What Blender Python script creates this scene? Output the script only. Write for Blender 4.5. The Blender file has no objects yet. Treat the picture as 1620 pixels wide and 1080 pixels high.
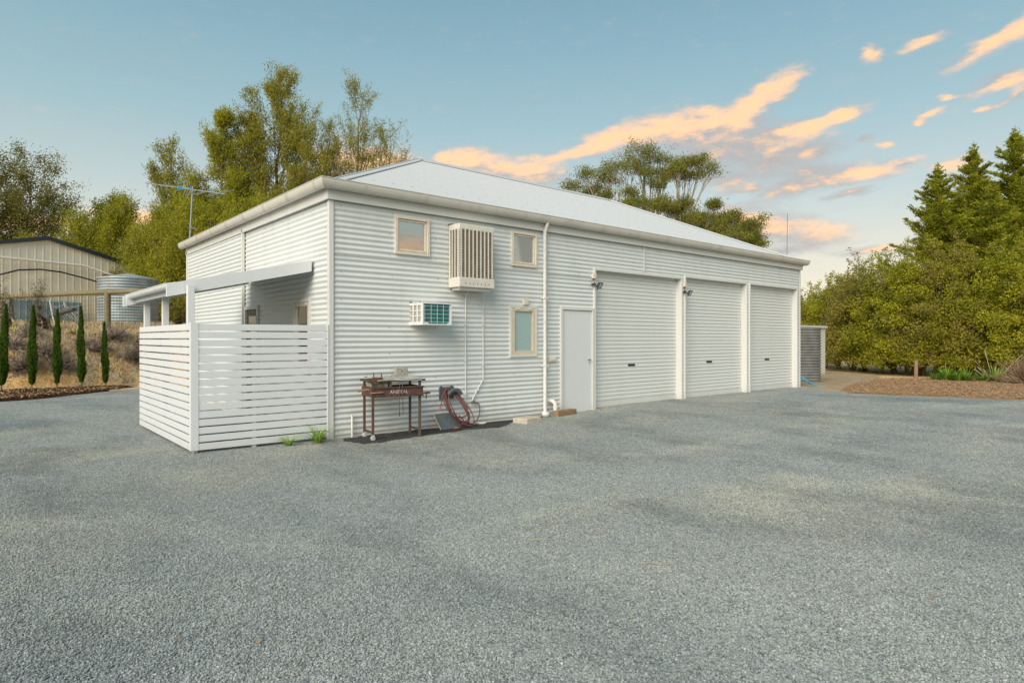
import bpy, math, random
import numpy as np
from mathutils import Vector, Matrix, noise
R = math.radians
S = bpy.context.scene
COL = S.collection
W = {}                      # world location of every object's origin

# ------------------------------------------------------------------ helpers
def tag(o, label=None, cat=None, group=None, kind=None):
    if label: o['label'] = label
    if cat: o['category'] = cat
    if group: o['group'] = group
    if kind: o['kind'] = kind
    return o

def thing(name, label, cat, loc=(0, 0, 0), group=None):
    o = bpy.data.objects.new(name, None); COL.objects.link(o)
    o.location = loc; o.empty_display_size = .2
    W[o.name] = Vector(loc)
    return tag(o, label, cat, group)

class MB:
    def __init__(s): s.v = []; s.f = []; s.m = []; s.sm = []
    def add(s, vs, fs, mi=0, smooth=False):
        b = len(s.v); s.v += [tuple(v) for v in vs]
        for f in fs:
            s.f.append(tuple(i + b for i in f)); s.m.append(mi); s.sm.append(smooth)
        return s
    def box(s, x0, x1, y0, y1, z0, z1, mi=0, M=None):
        vs = [Vector(p) for p in ((x0,y0,z0),(x1,y0,z0),(x1,y1,z0),(x0,y1,z0),(x0,y0,z1),(x1,y0,z1),(x1,y1,z1),(x0,y1,z1))]
        if M: vs = [M @ v for v in vs]
        return s.add(vs, [(0,3,2,1),(4,5,6,7),(0,1,5,4),(1,2,6,5),(2,3,7,6),(3,0,4,7)], mi)
    def bar(s, p, q, w, h, mi=0, up=(0, 0, 1)):
        p, q = Vector(p), Vector(q); d = (q - p); L = d.length; d.normalize()
        u = Vector(up); sd = d.cross(u)
        if sd.length < 1e-4: sd = d.cross(Vector((1, 0, 0)))
        sd.normalize(); u = sd.cross(d)
        M = Matrix((( d.x, sd.x, u.x, p.x), (d.y, sd.y, u.y, p.y), (d.z, sd.z, u.z, p.z), (0, 0, 0, 1)))
        return s.box(0, L, -w/2, w/2, -h/2, h/2, mi, M)
    def tube(s, pts, r, n=8, mi=0, cap=True, smooth=True, rads=None):
        pts = [Vector(p) for p in pts]; rings = []; k = len(pts)
        prev = None
        for i, p in enumerate(pts):
            t = (pts[min(i+1, k-1)] - pts[max(i-1, 0)]).normalized()
            if prev is None:
                a = t.cross(Vector((0, 0, 1)))
                if a.length < .1: a = t.cross(Vector((0, 1, 0)))
            else: a = prev - t * prev.dot(t)
            a.normalize(); b = t.cross(a); prev = a
            rr = rads[i] if rads else r
            rings.append([p + (a*math.cos(2*math.pi*j/n) + b*math.sin(2*math.pi*j/n))*rr for j in range(n)])
        vs = [v for g in rings for v in g]; fs = []
        for i in range(k-1):
            for j in range(n):
                fs.append((i*n+j, i*n+(j+1) % n, (i+1)*n+(j+1) % n, (i+1)*n+j))
        s.add(vs, fs, mi, smooth)
        if cap:
            s.add(rings[0], [tuple(range(n))[::-1]], mi); s.add(rings[-1], [tuple(range(n))], mi)
        return s
    def lathe(s, prof, c=(0, 0, 0), n=24, mi=0, smooth=True):
        vs = []; fs = []
        for r, z in prof:
            for j in range(n):
                a = 2*math.pi*j/n; vs.append((c[0]+r*math.cos(a), c[1]+r*math.sin(a), c[2]+z))
        for i in range(len(prof)-1):
            for j in range(n): fs.append((i*n+j, i*n+(j+1) % n, (i+1)*n+(j+1) % n, (i+1)*n+j))
        return s.add(vs, fs, mi, smooth)
    def prism(s, poly, fn0, fn1, mi=0):
        n = len(poly)
        s.add([fn0(p) for p in poly] + [fn1(p) for p in poly],
              [tuple(range(n))[::-1], tuple(range(n, 2*n))] + [(i, (i+1) % n, n+(i+1) % n, n+i) for i in range(n)], mi)
        return s
    def each(s, name, mats, parent=None, bevel=0):
        """every separate piece becomes an object of its own"""
        par = list(range(len(s.v)))
        def fd(i):
            while par[i] != i: par[i] = par[par[i]]; i = par[i]
            return i
        for f in s.f:
            for i in f[1:]: par[fd(i)] = fd(f[0])
        key = {}
        for v_i, v in enumerate(s.v): key.setdefault(tuple(round(c, 5) for c in v), []).append(v_i)
        for g in key.values():
            for i in g[1:]: par[fd(i)] = fd(g[0])
        gr_ = {}
        for k, f in enumerate(s.f): gr_.setdefault(fd(f[0]), []).append(k)
        out = []
        for ks in gr_.values():
            m = MB(); ids = {}
            for k in ks:
                fc = []
                for i in s.f[k]:
                    if i not in ids: ids[i] = len(m.v); m.v.append(s.v[i])
                    fc.append(ids[i])
                m.f.append(tuple(fc)); m.m.append(s.m[k]); m.sm.append(s.sm[k])
            out.append(m.build(name, mats, parent, bevel))
        return out
    def build(s, name, mats, parent=None, bevel=0, loc=None):
        if not isinstance(mats, (list, tuple)): mats = [mats]
        L = W[parent.name] if parent else Vector(loc or (0, 0, 0))
        me = bpy.data.meshes.new(name)
        me.from_pydata([(x-L.x, y-L.y, z-L.z) for x, y, z in s.v], [], s.f)
        for m in mats: me.materials.append(m)
        me.polygons.foreach_set('material_index', s.m); me.polygons.foreach_set('use_smooth', s.sm); me.update()
        o = bpy.data.objects.new(name, me); COL.objects.link(o); W[o.name] = L.copy()
        if parent: o.parent = parent
        else: o.location = L
        if bevel:
            b = o.modifiers.new('bevel', 'BEVEL'); b.width = bevel; b.segments = 2; b.limit_method = 'ANGLE'; b.angle_limit = R(40)
        return o

# ------------------------------------------------------------------ materials
def nd(nt, t, **k):
    n = nt.nodes.new(t)
    for a, b in k.items():
        if a.startswith('i_'):
            key = a[2:]; key = int(key) if key.isdigit() else key.replace('_', ' ')
            n.inputs[key].default_value = b
        else: setattr(n, a, b)
    return n
def newmat(name):
    m = bpy.data.materials.new(name); m.use_nodes = True; nt = m.node_tree
    return m, nt, nt.nodes['Principled BSDF']
def c4(c): return (c[0], c[1], c[2], 1)
def mixc(nt, fac, a, b, bt='MIX'):
    n = nt.nodes.new('ShaderNodeMix'); n.data_type = 'RGBA'; n.blend_type = bt
    for i, v in ((0, fac), (6, a), (7, b)):
        if hasattr(v, 'links'): nt.links.new(v, n.inputs[i])
        else: n.inputs[i].default_value = v if i == 0 else c4(v)
    return n.outputs[2]
def ramp(nt, src, a, b):
    n = nt.nodes.new('ShaderNodeMapRange'); n.interpolation_type = 'SMOOTHSTEP'
    n.inputs[1].default_value = a; n.inputs[2].default_value = b; nt.links.new(src, n.inputs[0]); return n.outputs[0]
def mth(nt, op, a, b=None):
    n = nt.nodes.new('ShaderNodeMath'); n.operation = op
    for i, v in ((0, a), (1, b)):
        if v is None: continue
        if hasattr(v, 'links'): nt.links.new(v, n.inputs[i])
        else: n.inputs[i].default_value = v
    return n.outputs[0]
def noi(nt, vec, scale, detail=4, rough=.55):
    n = nd(nt, 'ShaderNodeTexNoise'); n.inputs['Scale'].default_value = scale; n.inputs['Detail'].default_value = detail
    n.inputs['Roughness'].default_value = rough
    if vec is not None: nt.links.new(vec, n.inputs['Vector'])
    return n.outputs[0]
def pos(nt, sc=None):
    g = nd(nt, 'ShaderNodeNewGeometry').outputs['Position']
    if sc:
        m = nd(nt, 'ShaderNodeMapping'); m.inputs['Scale'].default_value = sc; nt.links.new(g, m.inputs['Vector']); return m.outputs[0]
    return g
def pmat(name, c1, c2=None, scale=8, rough=.6, metal=0, bump=0, bscale=60, sc=None, lo=.35, hi=.65, spec=.5):
    m, nt, p = newmat(name); P = pos(nt, sc)
    p.inputs['Roughness'].default_value = rough; p.inputs['Metallic'].default_value = metal
    p.inputs['Specular IOR Level'].default_value = spec
    if c2 is not None:
        nt.links.new(mixc(nt, ramp(nt, noi(nt, P, scale), lo, hi), c1, c2), p.inputs['Base Color'])
    else: p.inputs['Base Color'].default_value = c4(c1)
    if bump:
        b = nd(nt, 'ShaderNodeBump'); b.inputs['Strength'].default_value = 1; b.inputs['Distance'].default_value = bump
        nt.links.new(noi(nt, P, bscale), b.inputs['Height']); nt.links.new(b.outputs[0], p.inputs['Normal'])
    return m

def wallmat(name, base, dirt, amt=1.0, rough=.42):
    """painted steel with faint grime: broad patches, water runs and a splashed strip along the ground"""
    m, nt, p = newmat(name); P = pos(nt)
    a = ramp(nt, noi(nt, pos(nt, (1.2, 1.2, .35)), 2.2, 5), .45, .8)
    b = ramp(nt, noi(nt, pos(nt, (9, 9, .5)), 2.0, 4), .58, .82)
    f = mth(nt, 'MULTIPLY', mth(nt, 'MAXIMUM', a, b), .28*amt)
    sp = nd(nt, 'ShaderNodeSeparateXYZ'); nt.links.new(P, sp.inputs[0])
    low = nd(nt, 'ShaderNodeMapRange'); low.inputs[1].default_value = .35; low.inputs[2].default_value = -.1
    nt.links.new(mth(nt, 'ADD', sp.outputs[2], mth(nt, 'MULTIPLY', noi(nt, P, 5, 5), .3)), low.inputs[0])
    f2 = mth(nt, 'MULTIPLY', low.outputs[0], .6*amt)
    c = mixc(nt, f, base, dirt); c = mixc(nt, f2, c, (.33, .27, .19))
    sc = ramp(nt, noi(nt, pos(nt, (1, 1, 6)), 7, 6, .7), .70, .74)
    c = mixc(nt, mth(nt, 'MULTIPLY', sc, .35*amt), c, (.42, .40, .34))
    nt.links.new(c, p.inputs['Base Color'])
    rr = nd(nt, 'ShaderNodeMapRange'); rr.inputs[3].default_value = rough-.08; rr.inputs[4].default_value = rough+.15
    nt.links.new(noi(nt, P, 6, 3), rr.inputs[0]); nt.links.new(rr.outputs[0], p.inputs['Roughness'])
    bm = nd(nt, 'ShaderNodeBump'); bm.inputs['Distance'].default_value = .004; nt.links.new(noi(nt, P, 3.5, 2), bm.inputs['Height'])
    nt.links.new(bm.outputs[0], p.inputs['Normal'])
    return m

WHITE = (.70, .71, .69)
M_wall = wallmat('wall_paint', (.62, .65, .64), (.46, .44, .36), 1.1)
M_wallL = M_wall
M_roof = wallmat('roof_paint', (.53, .545, .545), (.47, .47, .455), .4, .5)
M_trim = wallmat('trim_paint', (.62, .62, .585), (.50, .47, .40), .6)
M_door = wallmat('roller_paint', (.64, .66, .635), (.52, .50, .44), .7)
M_pdoor = wallmat('door_paint', (.62, .65, .65), (.52, .52, .48), .35, .35)
M_gut = wallmat('gutter_paint', (.56, .54, .48), (.30, .28, .22), 1.1, .35)
M_fence = wallmat('fence_paint', (.67, .69, .70), (.58, .58, .56), .5, .4)
M_pvc = pmat('pvc', (.72, .71, .68), (.62, .60, .55), 9, .4)
M_cream = pmat('cream_timber', (.66, .56, .40), (.60, .49, .33), 14, .5)
M_creamw = pmat('pale_cream_frame', (.68, .62, .52), (.62, .56, .46), 10, .5)
M_screw = pmat('screw', (.16, .15, .13), rough=.5, metal=.5)
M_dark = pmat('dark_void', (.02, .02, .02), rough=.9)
M_black = pmat('black_plastic', (.02, .02, .021), (.035, .035, .035), 30, .45)
M_slab = pmat('concrete_slab', (.42, .36, .27), (.30, .26, .20), 9, .9, bump=.004, bscale=40)
M_conc = pmat('concrete_paver', (.52, .47, .37), (.42, .38, .30), 16, .9, bump=.003, bscale=90)
M_block = pmat('speckled_block', (.36, .35, .31), (.17, .16, .14), 42, .9, bump=.004, bscale=90, lo=.52, hi=.6)
M_rust = pmat('rust', (.125, .062, .045), (.075, .05, .042), 12, .85, .2, .001, 160)
M_rust2 = pmat('grey_rust', (.10, .095, .085), (.15, .09, .06), 14, .7, .4, .001, 160)
M_lid = pmat('bbq_lid', (.50, .49, .45), (.34, .33, .29), 7, .5, .3)
M_hose = pmat('red_hose', (.19, .065, .055), (.12, .04, .035), 20, .45)
M_reel = pmat('grey_plastic', (.075, .10, .11), (.10, .125, .13), 30, .5)
M_tile = pmat('slate_tile', (.10, .13, .14), (.14, .165, .165), 10, .6)
M_tileedge = pmat('tile_edge', (.50, .44, .30), rough=.8)
M_timber = pmat('old_timber', (.20, .12, .065), (.32, .22, .13), 3, .85, sc=(3, 22, 22), bump=.003, bscale=8)
M_wood = pmat('weathered_rail', (.24, .20, .10), (.15, .125, .07), 2, .85, sc=(3, 20, 20), bump=.004, bscale=6)
M_bark = pmat('bark_brown', (.12, .09, .06), (.20, .16, .11), 5, .9, sc=(4, 4, 1), bump=.02, bscale=8)
M_barkw = pmat('bark_pale', (.42, .36, .27), (.25, .20, .15), 4, .8, sc=(3, 3, 1), bump=.01, bscale=5)
M_galv = pmat('galvanised', (.34, .40, .42), (.24, .29, .31), 4, .42, .55)
M_galvr = pmat('galvanised_roof', (.44, .49, .50), (.34, .39, .40), 4, .45, .4)
M_gtank = pmat('grey_tank', (.25, .25, .235), (.19, .19, .18), 4, .4, .2)
M_beige = pmat('beige_sheet', (.76, .71, .60), (.70, .65, .54), 2, .5)
M_navy = pmat('navy_trim', (.02, .03, .04), rough=.4)
M_bluep = pmat('blue_sheet', (.20, .29, .33), (.16, .24, .28), 3, .5)
M_steel = pmat('white_tube', (.68, .70, .70), (.5, .5, .48), 20, .4, .2)
M_alu = pmat('aluminium', (.24, .27, .29), rough=.5, metal=.4)
M_blueplas = pmat('blue_plastic', (.05, .30, .45), rough=.4)
M_teal = pmat('teal_fins', (.03, .22, .23), (.05, .30, .30), 5, .45, .3)
M_fin = pmat('teal_fin_edge', (.11, .38, .38), rough=.4, metal=.3)
M_pad = pmat('cooler_pad', (.15, .125, .085), (.09, .075, .05), 28, .95, bump=.01, bscale=60)
M_letter = pmat('white_stencil', (.60, .54, .48), (.30, .16, .12), 90, .8, lo=.52, hi=.60)
M_chrome = pmat('door_chrome', (.6, .6, .6), rough=.25, metal=.9)
M_leafb = pmat('strap_leaf', (.10, .28, .02), (.26, .36, .04), 9, .5)
M_leafy = pmat('yellow_leaf', (.45, .40, .06), (.20, .25, .04), 9, .6)
M_orange = pmat('dry_leaf', (.45, .17, .04), (.30, .13, .04), 30, .8)

def glassmat(name, refl, tint, rough=.015):
    m, nt, p = newmat(name); out = nt.nodes['Material Output']
    g = nd(nt, 'ShaderNodeBsdfGlossy'); g.inputs['Roughness'].default_value = rough; g.inputs['Color'].default_value = (.95, .97, .97, 1)
    t = nd(nt, 'ShaderNodeBsdfTransparent'); t.inputs['Color'].default_value = c4(tint)
    fr = nd(nt, 'ShaderNodeFresnel'); fr.inputs['IOR'].default_value = 1.5
    f = mth(nt, 'ADD', mth(nt, 'MULTIPLY', fr.outputs[0], 1.0), refl)
    ms = nd(nt, 'ShaderNodeMixShader'); nt.links.new(f, ms.inputs[0]); nt.links.new(t.outputs[0], ms.inputs[1]); nt.links.new(g.outputs[0], ms.inputs[2])
    nt.links.new(ms.outputs[0], out.inputs['Surface']); return m
M_glass = glassmat('window_glass', .32, (.85, .90, .88))
M_frost, _nt, _p = newmat('frosted_glass')
_p.inputs['Base Color'].default_value = (.30, .43, .43, 1); _p.inputs['Roughness'].default_value = .22; _p.inputs['Specular IOR Level'].default_value = .8
M_blind = pmat('blind', (.85, .88, .85), rough=.8)
M_lamp = pmat('lamp_glass', (.45, .47, .46), rough=.2)

def foliage(name, ctrans=.42):
    m, nt, p = newmat(name); out = nt.nodes['Material Output']
    at = nd(nt, 'ShaderNodeAttribute'); at.attribute_name = 'tint'
    p.inputs['Roughness'].default_value = .65; p.inputs['Specular IOR Level'].default_value = .12
    nt.links.new(at.outputs['Color'], p.inputs['Base Color'])
    tr = nd(nt, 'ShaderNodeBsdfTranslucent'); nt.links.new(mixc(nt, 1.0, at.outputs['Color'], (1.25, 1.3, .7), 'MULTIPLY'), tr.inputs['Color'])
    ms = nd(nt, 'ShaderNodeMixShader'); ms.inputs[0].default_value = ctrans
    nt.links.new(p.outputs[0], ms.inputs[1]); nt.links.new(tr.outputs[0], ms.inputs[2]); nt.links.new(ms.outputs[0], out.inputs['Surface'])
    return m
M_fol = foliage('leaves')

# gravel: the same broad tints for the sheet and for the loose stones
def gravel_tint(nt, cellval):
    P = pos(nt)
    c = nd(nt, 'ShaderNodeValToRGB'); e = c.color_ramp.elements
    e[0].position = 0; e[0].color = (.148, .168, .166, 1); e[1].position = 1; e[1].color = (.41, .442, .425, 1)
    for q, k in ((.25, (.24, .267, .262, 1)), (.7, (.302, .333, .322, 1))):
        x = e.new(q); x.color = k
    nt.links.new(cellval, c.inputs[0])
    patch = ramp(nt, noi(nt, pos(nt, (.16, .30, .3)), 1.0, 5, .6), .42, .60)
    c2 = mixc(nt, mth(nt, 'MULTIPLY', patch, .42), c.outputs[0], (1.10, .98, .84), 'MULTIPLY')
    sx = nd(nt, 'ShaderNodeSeparateXYZ'); nt.links.new(P, sx.inputs[0])
    def track(cx, cy, r, w):   # wheel tracks: stones pressed flat and dusty along two arcs
        dx = mth(nt, 'SUBTRACT', sx.outputs[0], cx); dy = mth(nt, 'SUBTRACT', sx.outputs[1], cy)
        d = mth(nt, 'SQRT', mth(nt, 'ADD', mth(nt, 'MULTIPLY', dx, dx), mth(nt, 'MULTIPLY', dy, dy)))
        d = mth(nt, 'ADD', d, mth(nt, 'MULTIPLY', noi(nt, P, .55, 4), 1.2))
        q = nd(nt, 'ShaderNodeMapRange'); q.interpolation_type = 'SMOOTHSTEP'; q.inputs[1].default_value = w; q.inputs[2].default_value = 0
        nt.links.new(mth(nt, 'ABSOLUTE', mth(nt, 'SUBTRACT', d, r)), q.inputs[0]); return q.outputs[0]
    tk_ = track(9, -19, 13.2, .55)
    for a_ in ((9, -19, 14.9, .5), (-16, -14, 17.2, .6), (-16, -14, 19.0, .55), (26, 9, 19.5, .7)): tk_ = mth(nt, 'MAXIMUM', tk_, track(*a_))
    tk_ = mth(nt, 'MULTIPLY', tk_, ramp(nt, noi(nt, P, .9, 3), .38, .62))
    c2 = mixc(nt, mth(nt, 'MULTIPLY', tk_, .55), c2, (1.24, 1.21, 1.16), 'MULTIPLY')
    dk = ramp(nt, noi(nt, pos(nt, (.5, .25, .3)), 1.3, 5, .62), .46, .66)
    c3 = mixc(nt, mth(nt, 'MULTIPLY', dk, .7), c2, (.60, .64, .67), 'MULTIPLY')
    lt = ramp(nt, noi(nt, pos(nt, (.3, .7, .3)), .9, 4, .6), .5, .7)
    c4_ = mixc(nt, mth(nt, 'MULTIPLY', lt, .75), c3, (1.30, 1.26, 1.18), 'MULTIPLY')
    return c4_
def gravelmat(name, stones):
    m, nt, p = newmat(name); p.inputs['Roughness'].default_value = .85; p.inputs['Specular IOR Level'].default_value = .25
    if stones:
        oi = nd(nt, 'ShaderNodeObjectInfo'); col = gravel_tint(nt, oi.outputs['Random'])
        hot = mth(nt, 'GREATER_THAN', mth(nt, 'FRACT', mth(nt, 'MULTIPLY', oi.outputs['Random'], 917.3)), .9990)
        col = mixc(nt, hot, col, (.42, .31, .20))
        wht = mth(nt, 'GREATER_THAN', mth(nt, 'FRACT', mth(nt, 'MULTIPLY', oi.outputs['Random'], 533.7)), .9988)
        col = mixc(nt, wht, col, (.68, .68, .64))
        b = nd(nt, 'ShaderNodeBump'); b.inputs['Distance'].default_value = .0015; nt.links.new(noi(nt, pos(nt), 260, 2), b.inputs['Height'])
        nt.links.new(b.outputs[0], p.inputs['Normal']); nt.links.new(col, p.inputs['Base Color'])
        return m
    P = pos(nt)
    v = nd(nt, 'ShaderNodeTexVoronoi'); v.inputs['Scale'].default_value = 88; v.inputs['Randomness'].default_value = 1; nt.links.new(P, v.inputs['Vector'])
    sp = nd(nt, 'ShaderNodeSeparateColor'); nt.links.new(v.outputs['Color'], sp.inputs[0])
    v2 = nd(nt, 'ShaderNodeTexVoronoi'); v2.inputs['Scale'].default_value = 24; nt.links.new(P, v2.inputs['Vector'])
    sp2 = nd(nt, 'ShaderNodeSeparateColor'); nt.links.new(v2.outputs['Color'], sp2.inputs[0])
    mv = mth(nt, 'ADD', mth(nt, 'MULTIPLY', sp.outputs[0], .62), mth(nt, 'MULTIPLY', sp2.outputs[0], .38))
    col = gravel_tint(nt, ramp(nt, mv, .1, .9))
    nt.links.new(col, p.inputs['Base Color'])
    b = nd(nt, 'ShaderNodeBump'); b.inputs['Distance'].default_value = .007; b.invert = True
    nt.links.new(v.outputs['Distance'], b.inputs['Height'])
    b2 = nd(nt, 'ShaderNodeBump'); b2.inputs['Distance'].default_value = .03; nt.links.new(noi(nt, P, 9, 5), b2.inputs['Height']); nt.links.new(b2.outputs[0], b.inputs['Normal'])
    nt.links.new(b.outputs[0], p.inputs['Normal'])
    return m
M_grav = gravelmat('gravel', False); M_stone = gravelmat('gravel_stone', True)

def soilmat(name, cols, scale=3, fine=40, bump=.02):
    m, nt, p = newmat(name); p.inputs['Roughness'].default_value = .95; p.inputs['Specular IOR Level'].default_value = .1
    P = pos(nt)
    a = mixc(nt, ramp(nt, noi(nt, P, scale, 6, .65), .38, .62), cols[0], cols[1])
    b = mixc(nt, ramp(nt, noi(nt, P, fine, 4, .7), .52, .64), a, cols[2])
    nt.links.new(b, p.inputs['Base Color'])
    bm = nd(nt, 'ShaderNodeBump'); bm.inputs['Distance'].default_value = bump; nt.links.new(noi(nt, P, fine*.6, 6, .7), bm.inputs['Height'])
    nt.links.new(bm.outputs[0], p.inputs['Normal']); return m
M_soil = soilmat('dry_soil', [(.70, .44, .15), (.58, .46, .30), (.34, .25, .16)], 1.6, 14)
M_dirt = soilmat('dirt_track', [(.36, .28, .18), (.30, .22, .13), (.44, .36, .25)], 1.5, 18, .01)
M_mulch = soilmat('brown_mulch', [(.36, .225, .115), (.24, .145, .075), (.46, .32, .19)], 4, 45, .03)
M_mulchd = soilmat('dark_mulch', [(.085, .04, .022), (.045, .025, .017), (.20, .09, .05)], 5, 50, .03)
M_patch = soilmat('black_soil', [(.055, .052, .052), (.035, .033, .033), (.13, .13, .125)], 4, 60, .008)
M_chip = pmat('chip', (.18, .11, .06), (.34, .23, .13), 6, .9)
M_chipy = pmat('pale_chip', (.46, .32, .18), (.32, .20, .10), 6, .9)
M_twig = pmat('grey_twig', (.40, .33, .26), (.18, .135, .10), 3, .9)
M_dry = pmat('dry_grass', (.58, .48, .31), (.42, .33, .19), 2, .9)

# ------------------------------------------------------------------ ground
def sstep(a, b, x):
    t = min(1, max(0, (x-a)/(b-a))); return t*t*(3-2*t)
def bank(x, y):
    n = noise.noise(Vector((x*.5, y*.5, 3.1)))*.35
    yy = y - n*.6 - 14.25
    prof = [(0, 0), (.25, .28), (.8, 1.15), (1.3, 1.55), (2.1, 1.72), (3.2, 2.02), (9, 2.12), (60, 2.6), (500, 6)]
    z = 0
    if yy > 0:
        for (a, za), (b, zb) in zip(prof, prof[1:]):
            if yy <= b: z = za + (zb-za)*(yy-a)/(b-a); break
        else: z = 6
    z *= 1 - sstep(15, 24, x)
    if yy > 0: z += noise.noise(Vector((x*1.7, y*1.7, 0)))*.10*min(1, yy*2)*(1-sstep(15, 24, x)) + noise.noise(Vector((x*5, y*5, 0)))*.04*min(1, yy*3)*(1-sstep(15, 24, x))
    return z
def gz(x, y):      # yard level: it falls gently towards the near left corner of the building
    return -.05*(1 - sstep(4.5, 7.5, x))*sstep(-6, -2, y) + .006*noise.noise(Vector((x*.8, y*.8, 0)))
def axis(lo, hi, fine0, fine1, step, grow=1.35):
    a = list(np.arange(fine0, fine1+1e-6, step)); s = step
    x = fine0
    while x > lo: s *= grow; x -= s; a.insert(0, x)
    s = step; x = a[-1]
    while x < hi: s *= grow; x += s; a.append(x)
    return a
def sheet(name, xs, ys, fz, mat):
    nx, ny = len(xs), len(ys); mb = MB()
    vs = [(x, y, fz(x, y)) for y in ys for x in xs]
    mb.add(vs, [(j*nx+i, j*nx+i+1, (j+1)*nx+i+1, (j+1)*nx+i) for j in range(ny-1) for i in range(nx-1)], 0, True)
    return mb.build(name, mat)
def gbase(x, y): return bank(x, y) + gz(x, y)*(1 if y < 13 else 0) - .03
tag(sheet('ground', axis(-900, 900, -13, 30, .22), axis(-900, 900, 13.6, 19.6, .12), gbase, M_soil), kind='structure')

def poly_sheet(name, poly, mat, dz, step=.5, bumpy=0, bsc=3, mi=None, fz=None, edge=.12):
    """an irregular flat area draped over the yard: grid cells inside the outline, rim rounded down"""
    def inside(x, y):
        c = False; n = len(poly)
        for i in range(n):
            x1, y1 = poly[i]; x2, y2 = poly[(i+1) % n]
            if (y1 > y) != (y2 > y) and x < (x2-x1)*(y-y1)/(y2-y1)+x1: c = not c
        return c
    def dist(x, y):
        d = 1e9; n = len(poly)
        for i in range(n):
            x1, y1 = poly[i]; x2, y2 = poly[(i+1) % n]; dx, dy = x2-x1, y2-y1
            t = max(0, min(1, ((x-x1)*dx+(y-y1)*dy)/(dx*dx+dy*dy+1e-9))); d = min(d, math.hypot(x-x1-t*dx, y-y1-t*dy))
        return d
    x0 = min(p[0] for p in poly)-.3; x1 = max(p[0] for p in poly)+.3; y0 = min(p[1] for p in poly)-.3; y1 = max(p[1] for p in poly)+.3
    nx = int((x1-x0)/step)+2; ny = int((y1-y0)/step)+2
    h = {}
    for j in range(ny):
        for i in range(nx):
            x = x0+i*step; y = y0+j*step
            d = dist(x, y); d = d if inside(x, y) else -d
            d += .35*edge*4*noise.noise(Vector((x*1.6, y*1.6, 7)))+.12*edge*4*noise.noise(Vector((x*6, y*6, 7)))
            h[i, j] = (x, y, d)
    mb = MB(); idx = {}; vs = []; fs = []
    for (i, j), (x, y, d) in h.items():
        r = sstep(-edge*.7, edge, d)
        z = (fz or gz)(x, y) - .028 + r*(dz+.028) + (bumpy*noise.noise(Vector((x*bsc, y*bsc, 1)))*r if bumpy else 0)
        idx[i, j] = len(vs); vs.append((x, y, z))
    for j in range(ny-1):
        for i in range(nx-1):
            if max(h[i, j][2], h[i+1, j][2], h[i, j+1][2], h[i+1, j+1][2]) > -edge*.8:
                fs.append((idx[i, j], idx[i+1, j], idx[i+1, j+1], idx[i, j+1]))
    mb.add(vs, fs, 0, True)
    return mb.build(name, mat), inside, dist

yard = [(-40, -40), (34, -40), (30, -24), (20, -12), (16.6, -7.4), (15.55, -5.5), (14.5, -2.9), (14.3, -1.9), (14.75, -.9), (15.5, -.25), (15.2, .3), (15.2, 8.6), (15, 11),
        (8, 13.4), (2, 13.9), (-.3, 13.7), (-1.1, 12.9), (-2.06, 11.95), (-2.94, 11.2), (-3.9, 10.8), (-8, 10.0), (-40, 7)]
gy, yin, ydist = poly_sheet('gravel_yard', yard, M_grav, .012, .3, edge=.12)
tag(gy, kind='structure')
# a far strip of the same yard keeps its grid coarse; near soil beds lie over it
dpoly = [(.05, -.02), (-.02, -.38), (.12, -.85), (.5, -.93), (1.0, -.72), (1.6, -.66), (2.3, -.72), (3.0, -.7), (3.35, -.42), (4.0, -.22), (4.6, -.14), (4.9, -.02)]
tag(poly_sheet('soil_bed', dpoly, M_patch, .022, .045, bumpy=.008, bsc=14, edge=.10)[0], kind='structure')
tag(poly_sheet('bark_bed', [(-16, 9.6), (-8, 10.0), (-3.9, 10.9), (-2.94, 11.3), (-2.06, 12.1), (-1.1, 13.0), (-.25, 14.0), (-1.4, 14.35), (-3.6, 14.4), (-16, 14.4)], M_mulchd, .06, .12, bumpy=.05, bsc=4, edge=.15)[0], kind='structure')
tag(poly_sheet('mulch_bed', [(14.35, -1.9), (14.6, -2.9), (15.65, -5.5), (16.8, -7.4), (20.1, -12), (30, -22), (34, -20), (27, -8), (24.6, -3.5), (23.6, -1.2), (21.6, .2), (19.9, -.5), (18.5, -.3), (16.5, -.9)],
     M_mulch, .016, .14, bumpy=.02, bsc=3, edge=.42)[0], kind='structure')
tag(poly_sheet('dirt_track', [(14.5, -1.3), (16.2, -1.0), (18.5, -.45), (19.9, -.6), (21.7, .1), (23.2, .6), (25, 2.2), (26, 6), (24, 16), (15.45, 16), (15.45, -.2)], M_dirt, .015, .2, bumpy=.03, bsc=1.5, edge=.2)[0], kind='structure')

# loose stones over the near part of the yard
def stone_points():
    rng = np.random.default_rng(5)
    pts = []
    cam = np.array([-4.17, -9.25]); F = np.array([.6468, .7627]); Rr = np.array([.7627, -.6468])
    for d0, d1, dens in ((1.7, 3.2, 10500), (3.2, 5, 9500), (5, 7, 6500), (7, 9, 3800), (9, 11.5, 1800), (11.5, 15, 500)):
        wid = .93*d1+.6
        n = int(dens*(d1-d0)*wid*2)
        d = rng.uniform(d0, d1, n); r = rng.uniform(-wid, wid, n)
        p = cam+d[:, None]*F+r[:, None]*Rr
        keep = np.abs(r) < .93*d+.6
        p = p[keep]
        keep = ~((p[:, 0] > -.12) & (p[:, 0] < 15.45) & (p[:, 1] > -.06) & (p[:, 1] < 8.5))
        pts.append(p[keep])
    p = np.concatenate(pts)
    ok = [i for i in range(len(p)) if (p[i, 1] < -1.4 or p[i, 0] < -.3 or p[i, 0] > 5.2 or not (p[i, 1] > -.75) or rng.random() < .10) and yin(p[i, 0], p[i, 1])]
    p = p[ok]
    z = np.array([gz(x, y) for x, y in p])+.012+rng.uniform(-.004, .005, len(p))
    return np.column_stack([p, z])
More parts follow.
